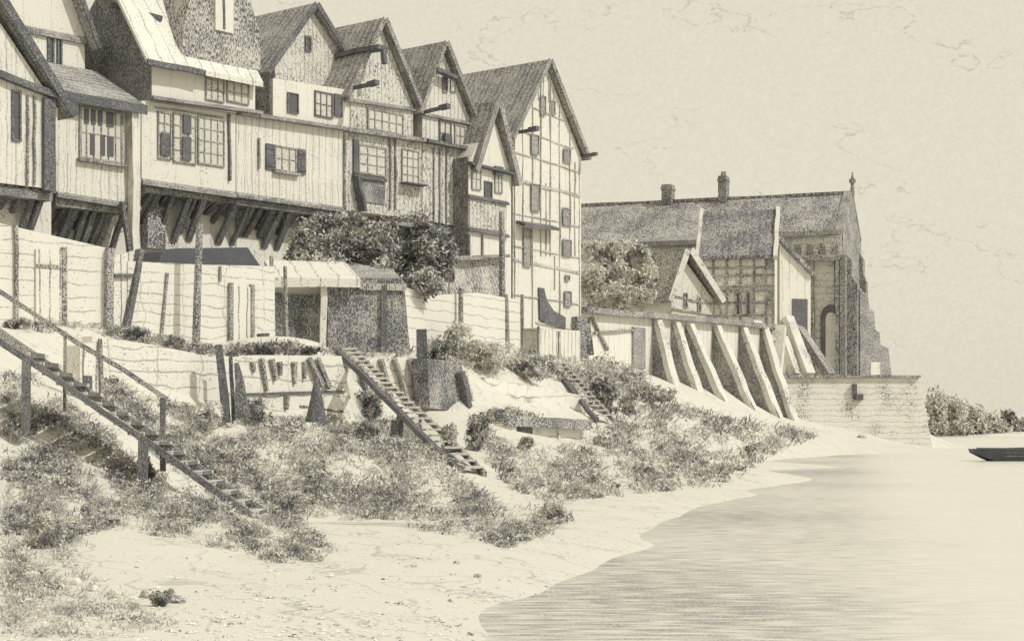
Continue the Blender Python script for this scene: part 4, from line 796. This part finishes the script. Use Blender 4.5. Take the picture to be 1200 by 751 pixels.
pm_ = MB(); pm_.v = [tuple(v) for v in vs]; pm_.f = fs_; tag(pm_.build('pebbles', 'rock'), 'small grey pebbles strewn over the beach', 'pebbles', kind='stuff')

# stones on the beach
SG = 'stones lying on the beach'
def stone(label, px, py, r, m='rock', seed=0, fl=.55):
    pt = hit(px, py)
    if pt is None: return
    s_ = r*pt.y/F; r_ = random.Random(seed); o = MB(); nu, nv = 12, 7; vs = []
    for j in range(nv+1):
        for i in range(nu):
            a, b = 2*math.pi*i/nu, math.pi*j/nv; k = 1+.16*math.sin(3*a+seed)*math.sin(2*b)+.1*math.sin(5*a+2*b+seed*2)
            vs.append((s_*k*math.sin(b)*math.cos(a), s_*.8*k*math.sin(b)*math.sin(a), s_*fl*k*math.cos(b)))
    fs_ = [(j*nu+i, (j+1)*nu+i, (j+1)*nu+(i+1) % nu, j*nu+(i+1) % nu) for j in range(nv) for i in range(nu)]
    ob = o.add(vs, fs_).build('beach_stone', m); ob.location = pt+Vector((0, 0, s_*fl*.35))
    for p_ in ob.data.polygons: p_.use_smooth = True
    tag(ob, label, 'stone', SG)
for i, (px, py, r, m, lb) in enumerate([(176, 700, 13, 'rock_dark', 'dark weedy stone, left one of the pair near the bottom'), (208, 706, 11, 'rock_dark', 'dark weedy stone, right one of the pair near the bottom'), (132, 696, 7, 'rock', 'small pale stone left of the weedy pair'),
    (35, 676, 12, 'rock', 'pale rounded stone at the lower left edge'), (62, 690, 11, 'rock_dark', 'dark stone among the pale ones at lower left'), (85, 684, 11, 'rock', 'pale stone right of the dark one at lower left'), (108, 692, 9, 'rock', 'pale stone nearest the open beach at lower left'), (28, 706, 10, 'rock_dark', 'dark flat stone at the bottom left corner'),
    (122, 718, 14, 'rock_dark', 'wide dark stone at the bottom left of the beach'), (165, 726, 10, 'rock_dark', 'flat dark stone near the bottom edge'), (302, 724, 4, 'rock_dark', 'tiny dark stone alone near the bottom edge'), (560, 676, 5, 'rock_dark', 'small dark stone in the middle of the open beach'), (535, 660, 4, 'rock', 'tiny pale stone above the middle of the beach'), (485, 664, 4, 'rock_dark', 'tiny dark stone left of the middle of the beach'), (1010, 513, 6, 'rock', 'pale stone at the foot of the quay wall')]): stone(lb, px, py, r, m, i)

# far shore trees and boat
hm = MB(); vs = []; 
xsF = np.linspace(48, 420, 60)
for i, x in enumerate(xsF):
    hgt = 2+1.2*math.sin(i*.9)+.7*math.sin(i*2.1)+max(0, 2.5-(x-60)*.05)
    vs += [(x, 243-.05*(x-60), -.5), (x, 250, .6), (x, 275, hgt), (x, 420, hgt*1.2)]
fs_ = [(4*i+k, 4*i+4+k, 4*i+5+k, 4*i+1+k) for i in range(len(xsF)-1) for k in range(3)]
M['far'] = mat('far_bank', base=mixc(CREAM, INK, .05), grain=.16, gs=3, uneven=.5)
tag(hm.add(vs, fs_).build('hills', M['far']), 'low far bank of the river', kind='structure')
FT = [(1096, 482, 16, 27, 'leaf_mid', 'far tree nearest the quay wall'), (1117, 487, 24, 22, 'leaf_pale', 'tall wide far tree right of the first one'), (1140, 493, 24, 17, 'leaf_pale', 'pale far tree in the middle of the far bank'), (1160, 497, 24, 13, 'leaf_pale', 'low pale far tree before the dark one near the edge'), (1180, 494, 15, 13, 'leaf_dark', 'dark far tree near the right edge'), (1202, 499, 18, 10, 'leaf_mid', 'low far tree cut by the right edge')]
M['leaf_far_mid'] = mat('far_grey_leaves', base=mixc(CREAM, INK, .03), grain=.34, gs=1.2, uneven=.3, soft=.1, bump=0, rnd=False)
M['leaf_far_pale'] = mat('far_pale_leaves', base=mixc(CREAM, INK, .03), grain=.3, gs=1.0, uneven=.3, soft=.1, bump=0, rnd=False)
M['leaf_far_dark'] = mat('far_dark_leaves', base=mixc(CREAM, INK, .15), grain=.5, gs=1.2, uneven=.3, soft=.1, bump=0, rnd=False)
for i, (px, py, rx, ry, m, lb) in enumerate(FT):
    Yf = 246+i*1.5; base = P(px, 509, Yf); t = thing('far_tree', lb, 'tree', base, 0, 'trees on the far bank')
    E = [ellpx(px+dx*rx, py+dy*ry, rx*.75, ry*.8, Yf, base) for dx, dy in ((0, 0), (-.4, .4), (.4, .35), (.1, -.35))]
    leaf_mesh('crown', leaves(E, 1700, .22, 1.5, .2, .5, .5, i+90), m.replace('leaf_', 'leaf_far_'), t)
    MB().tube([Vector((0, 0, -.8)), Vector(E[0][:3])], [.4, .15], 6).build('trunk', 'bark', t)
bw = P(1139, 539, shoreY(540)); t = thing('barge', 'flat dark barge moored on the river at the right edge', 'barge', (bw.x, bw.y, 0), R(4))
hl = MB(); st = [(0, .35, .34), (.5, .62, .12), (1.2, .8, -.15), (6, .85, -.15), (7.2, .8, .0), (7.8, .6, .3)]; vs = []
for (x, w_, zb) in st: vs += [(x, -w_*.8, zb), (x, w_*.8, zb), (x-.05, w_, .5), (x-.05, -w_, .5), (x-.05, w_-.1, .5), (x-.05, -w_+.1, .5), (x, -w_*.7, max(zb+.06, .1)), (x, w_*.7, max(zb+.06, .1))]
fs_ = []
for i in range(len(st)-1):
    b = 8*i; c = b+8
    for (p_, r_) in ((0, 1), (1, 2), (2, 4), (4, 7), (7, 6), (6, 5), (5, 3), (3, 0)): fs_.append((b+p_, b+r_, c+r_, c+p_))
fs_ += [(0, 3, 5, 6, 7, 4, 2, 1), tuple(8*(len(st)-1)+k for k in (1, 2, 4, 7, 6, 5, 3, 0))]
hl.add(vs, fs_).build('hull', 'tar', t)
for z_ in (.2, .36): MB().bar((1.0, -.83, z_), (6.2, -.86, z_), .03, .03).build('strake', 'timber', t)
for x in (1.8, 3.8, 5.6): MB().box(x, x+.25, -.68, .68, .36, .41).build('thwart', 'timber', t)
MB().bar((0, -.6, .53), (7.7, -.78, .53), .12, .06).build('gunwale', 'black', t)

# ------------------------------------------------------------------ light, sky, camera
az = math.atan2(.9, -.43); el = R(44)              # compass: sun on the right, a little behind the viewer
sd = Vector((.9, -.43, 0)).normalized()*math.cos(el)+Vector((0, 0, math.sin(el)))
sl = bpy.data.lights.new('sun', 'SUN'); sl.energy = 2.3; sl.angle = R(.53); sl.color = (1, .98, .94)
so = bpy.data.objects.new('sun', sl); COL.objects.link(so); so.rotation_euler = sd.to_track_quat('Z', 'Y').to_euler()
W_ = bpy.data.worlds.new('World'); S.world = W_; W_.use_nodes = True; nt = W_.node_tree; N = nt.nodes; L = nt.links
bg = N['Background']
sky = N.new('ShaderNodeTexSky'); sky.sky_type = 'NISHITA'; sky.sun_disc = False; sky.sun_elevation = el; sky.sun_rotation = az; sky.dust_density = 4
bw_ = N.new('ShaderNodeRGBToBW'); L.new(sky.outputs[0], bw_.inputs[0])
def mt(op, a, b=0):
    n_ = N.new('ShaderNodeMath'); n_.operation = op
    for i, v in enumerate((a, b)):
        if isinstance(v, (int, float)): n_.inputs[i].default_value = v
        else: L.new(v, n_.inputs[i])
    return n_.outputs[0]
tc = N.new('ShaderNodeTexCoord')
mp = N.new('ShaderNodeVectorMath'); mp.operation = 'MULTIPLY'; mp.inputs[1].default_value = (1, 1, 2.2); L.new(tc.outputs['Generated'], mp.inputs[0])
def nz(sc, det, v=mp.outputs[0]):
    n_ = N.new('ShaderNodeTexNoise'); n_.inputs['Scale'].default_value = sc; n_.inputs['Detail'].default_value = det; L.new(v, n_.inputs['Vector']); return n_.outputs[0]
def mr(v, a, b, c, d):
    n_ = N.new('ShaderNodeMapRange'); n_.interpolation_type = 'SMOOTHSTEP'; L.new(v, n_.inputs[0])
    for i, q_ in zip((1, 2, 3, 4), (a, b, c, d)): n_.inputs[i].default_value = q_
    return n_.outputs[0]
cl = mt('MAXIMUM', mr(mt('ABSOLUTE', mt('SUBTRACT', nz(9, 6), .52), 0), 0, .006, 1, 0), mr(mt('ABSOLUTE', mt('SUBTRACT', nz(14, 6), .47), 0), 0, .006, .8, 0))
cl = mt('MULTIPLY', mt('MULTIPLY', cl, mr(nz(11, 2), .47, .55, 0, 1)), mr(nz(300, 2), .4, .55, .1, 1))
gr = mr(nz(420, 3, tc.outputs['Generated']), .3, .7, .97, 1.03)
lum = mt('ADD', mt('MULTIPLY', mt('MINIMUM', bw_.outputs[0], 12), .02), .86)
lum = mt('MULTIPLY', mt('MULTIPLY', lum, gr), mt('SUBTRACT', 1, mt('MULTIPLY', cl, .24)))
vm = N.new('ShaderNodeVectorMath'); vm.operation = 'SCALE'; vm.inputs[0].default_value = (.835, .79, .64); L.new(lum, vm.inputs['Scale'])
L.new(vm.outputs[0], bg.inputs[0]); bg.inputs[1].default_value = 1.0
cam = bpy.data.cameras.new('camera'); co = bpy.data.objects.new('camera', cam); COL.objects.link(co)
co.location = (0, 0, H); co.rotation_euler = (math.pi/2, 0, 0); cam.sensor_width = 36; cam.lens = F/1200*36; cam.shift_y = 124.5/1200; cam.clip_end = 6000; cam.clip_start = .1
S.camera = co
S.view_settings.view_transform = 'Standard'; S.view_settings.look = 'None'; S.view_settings.exposure = 0; S.view_settings.gamma = 1
S.cycles.max_bounces = 5
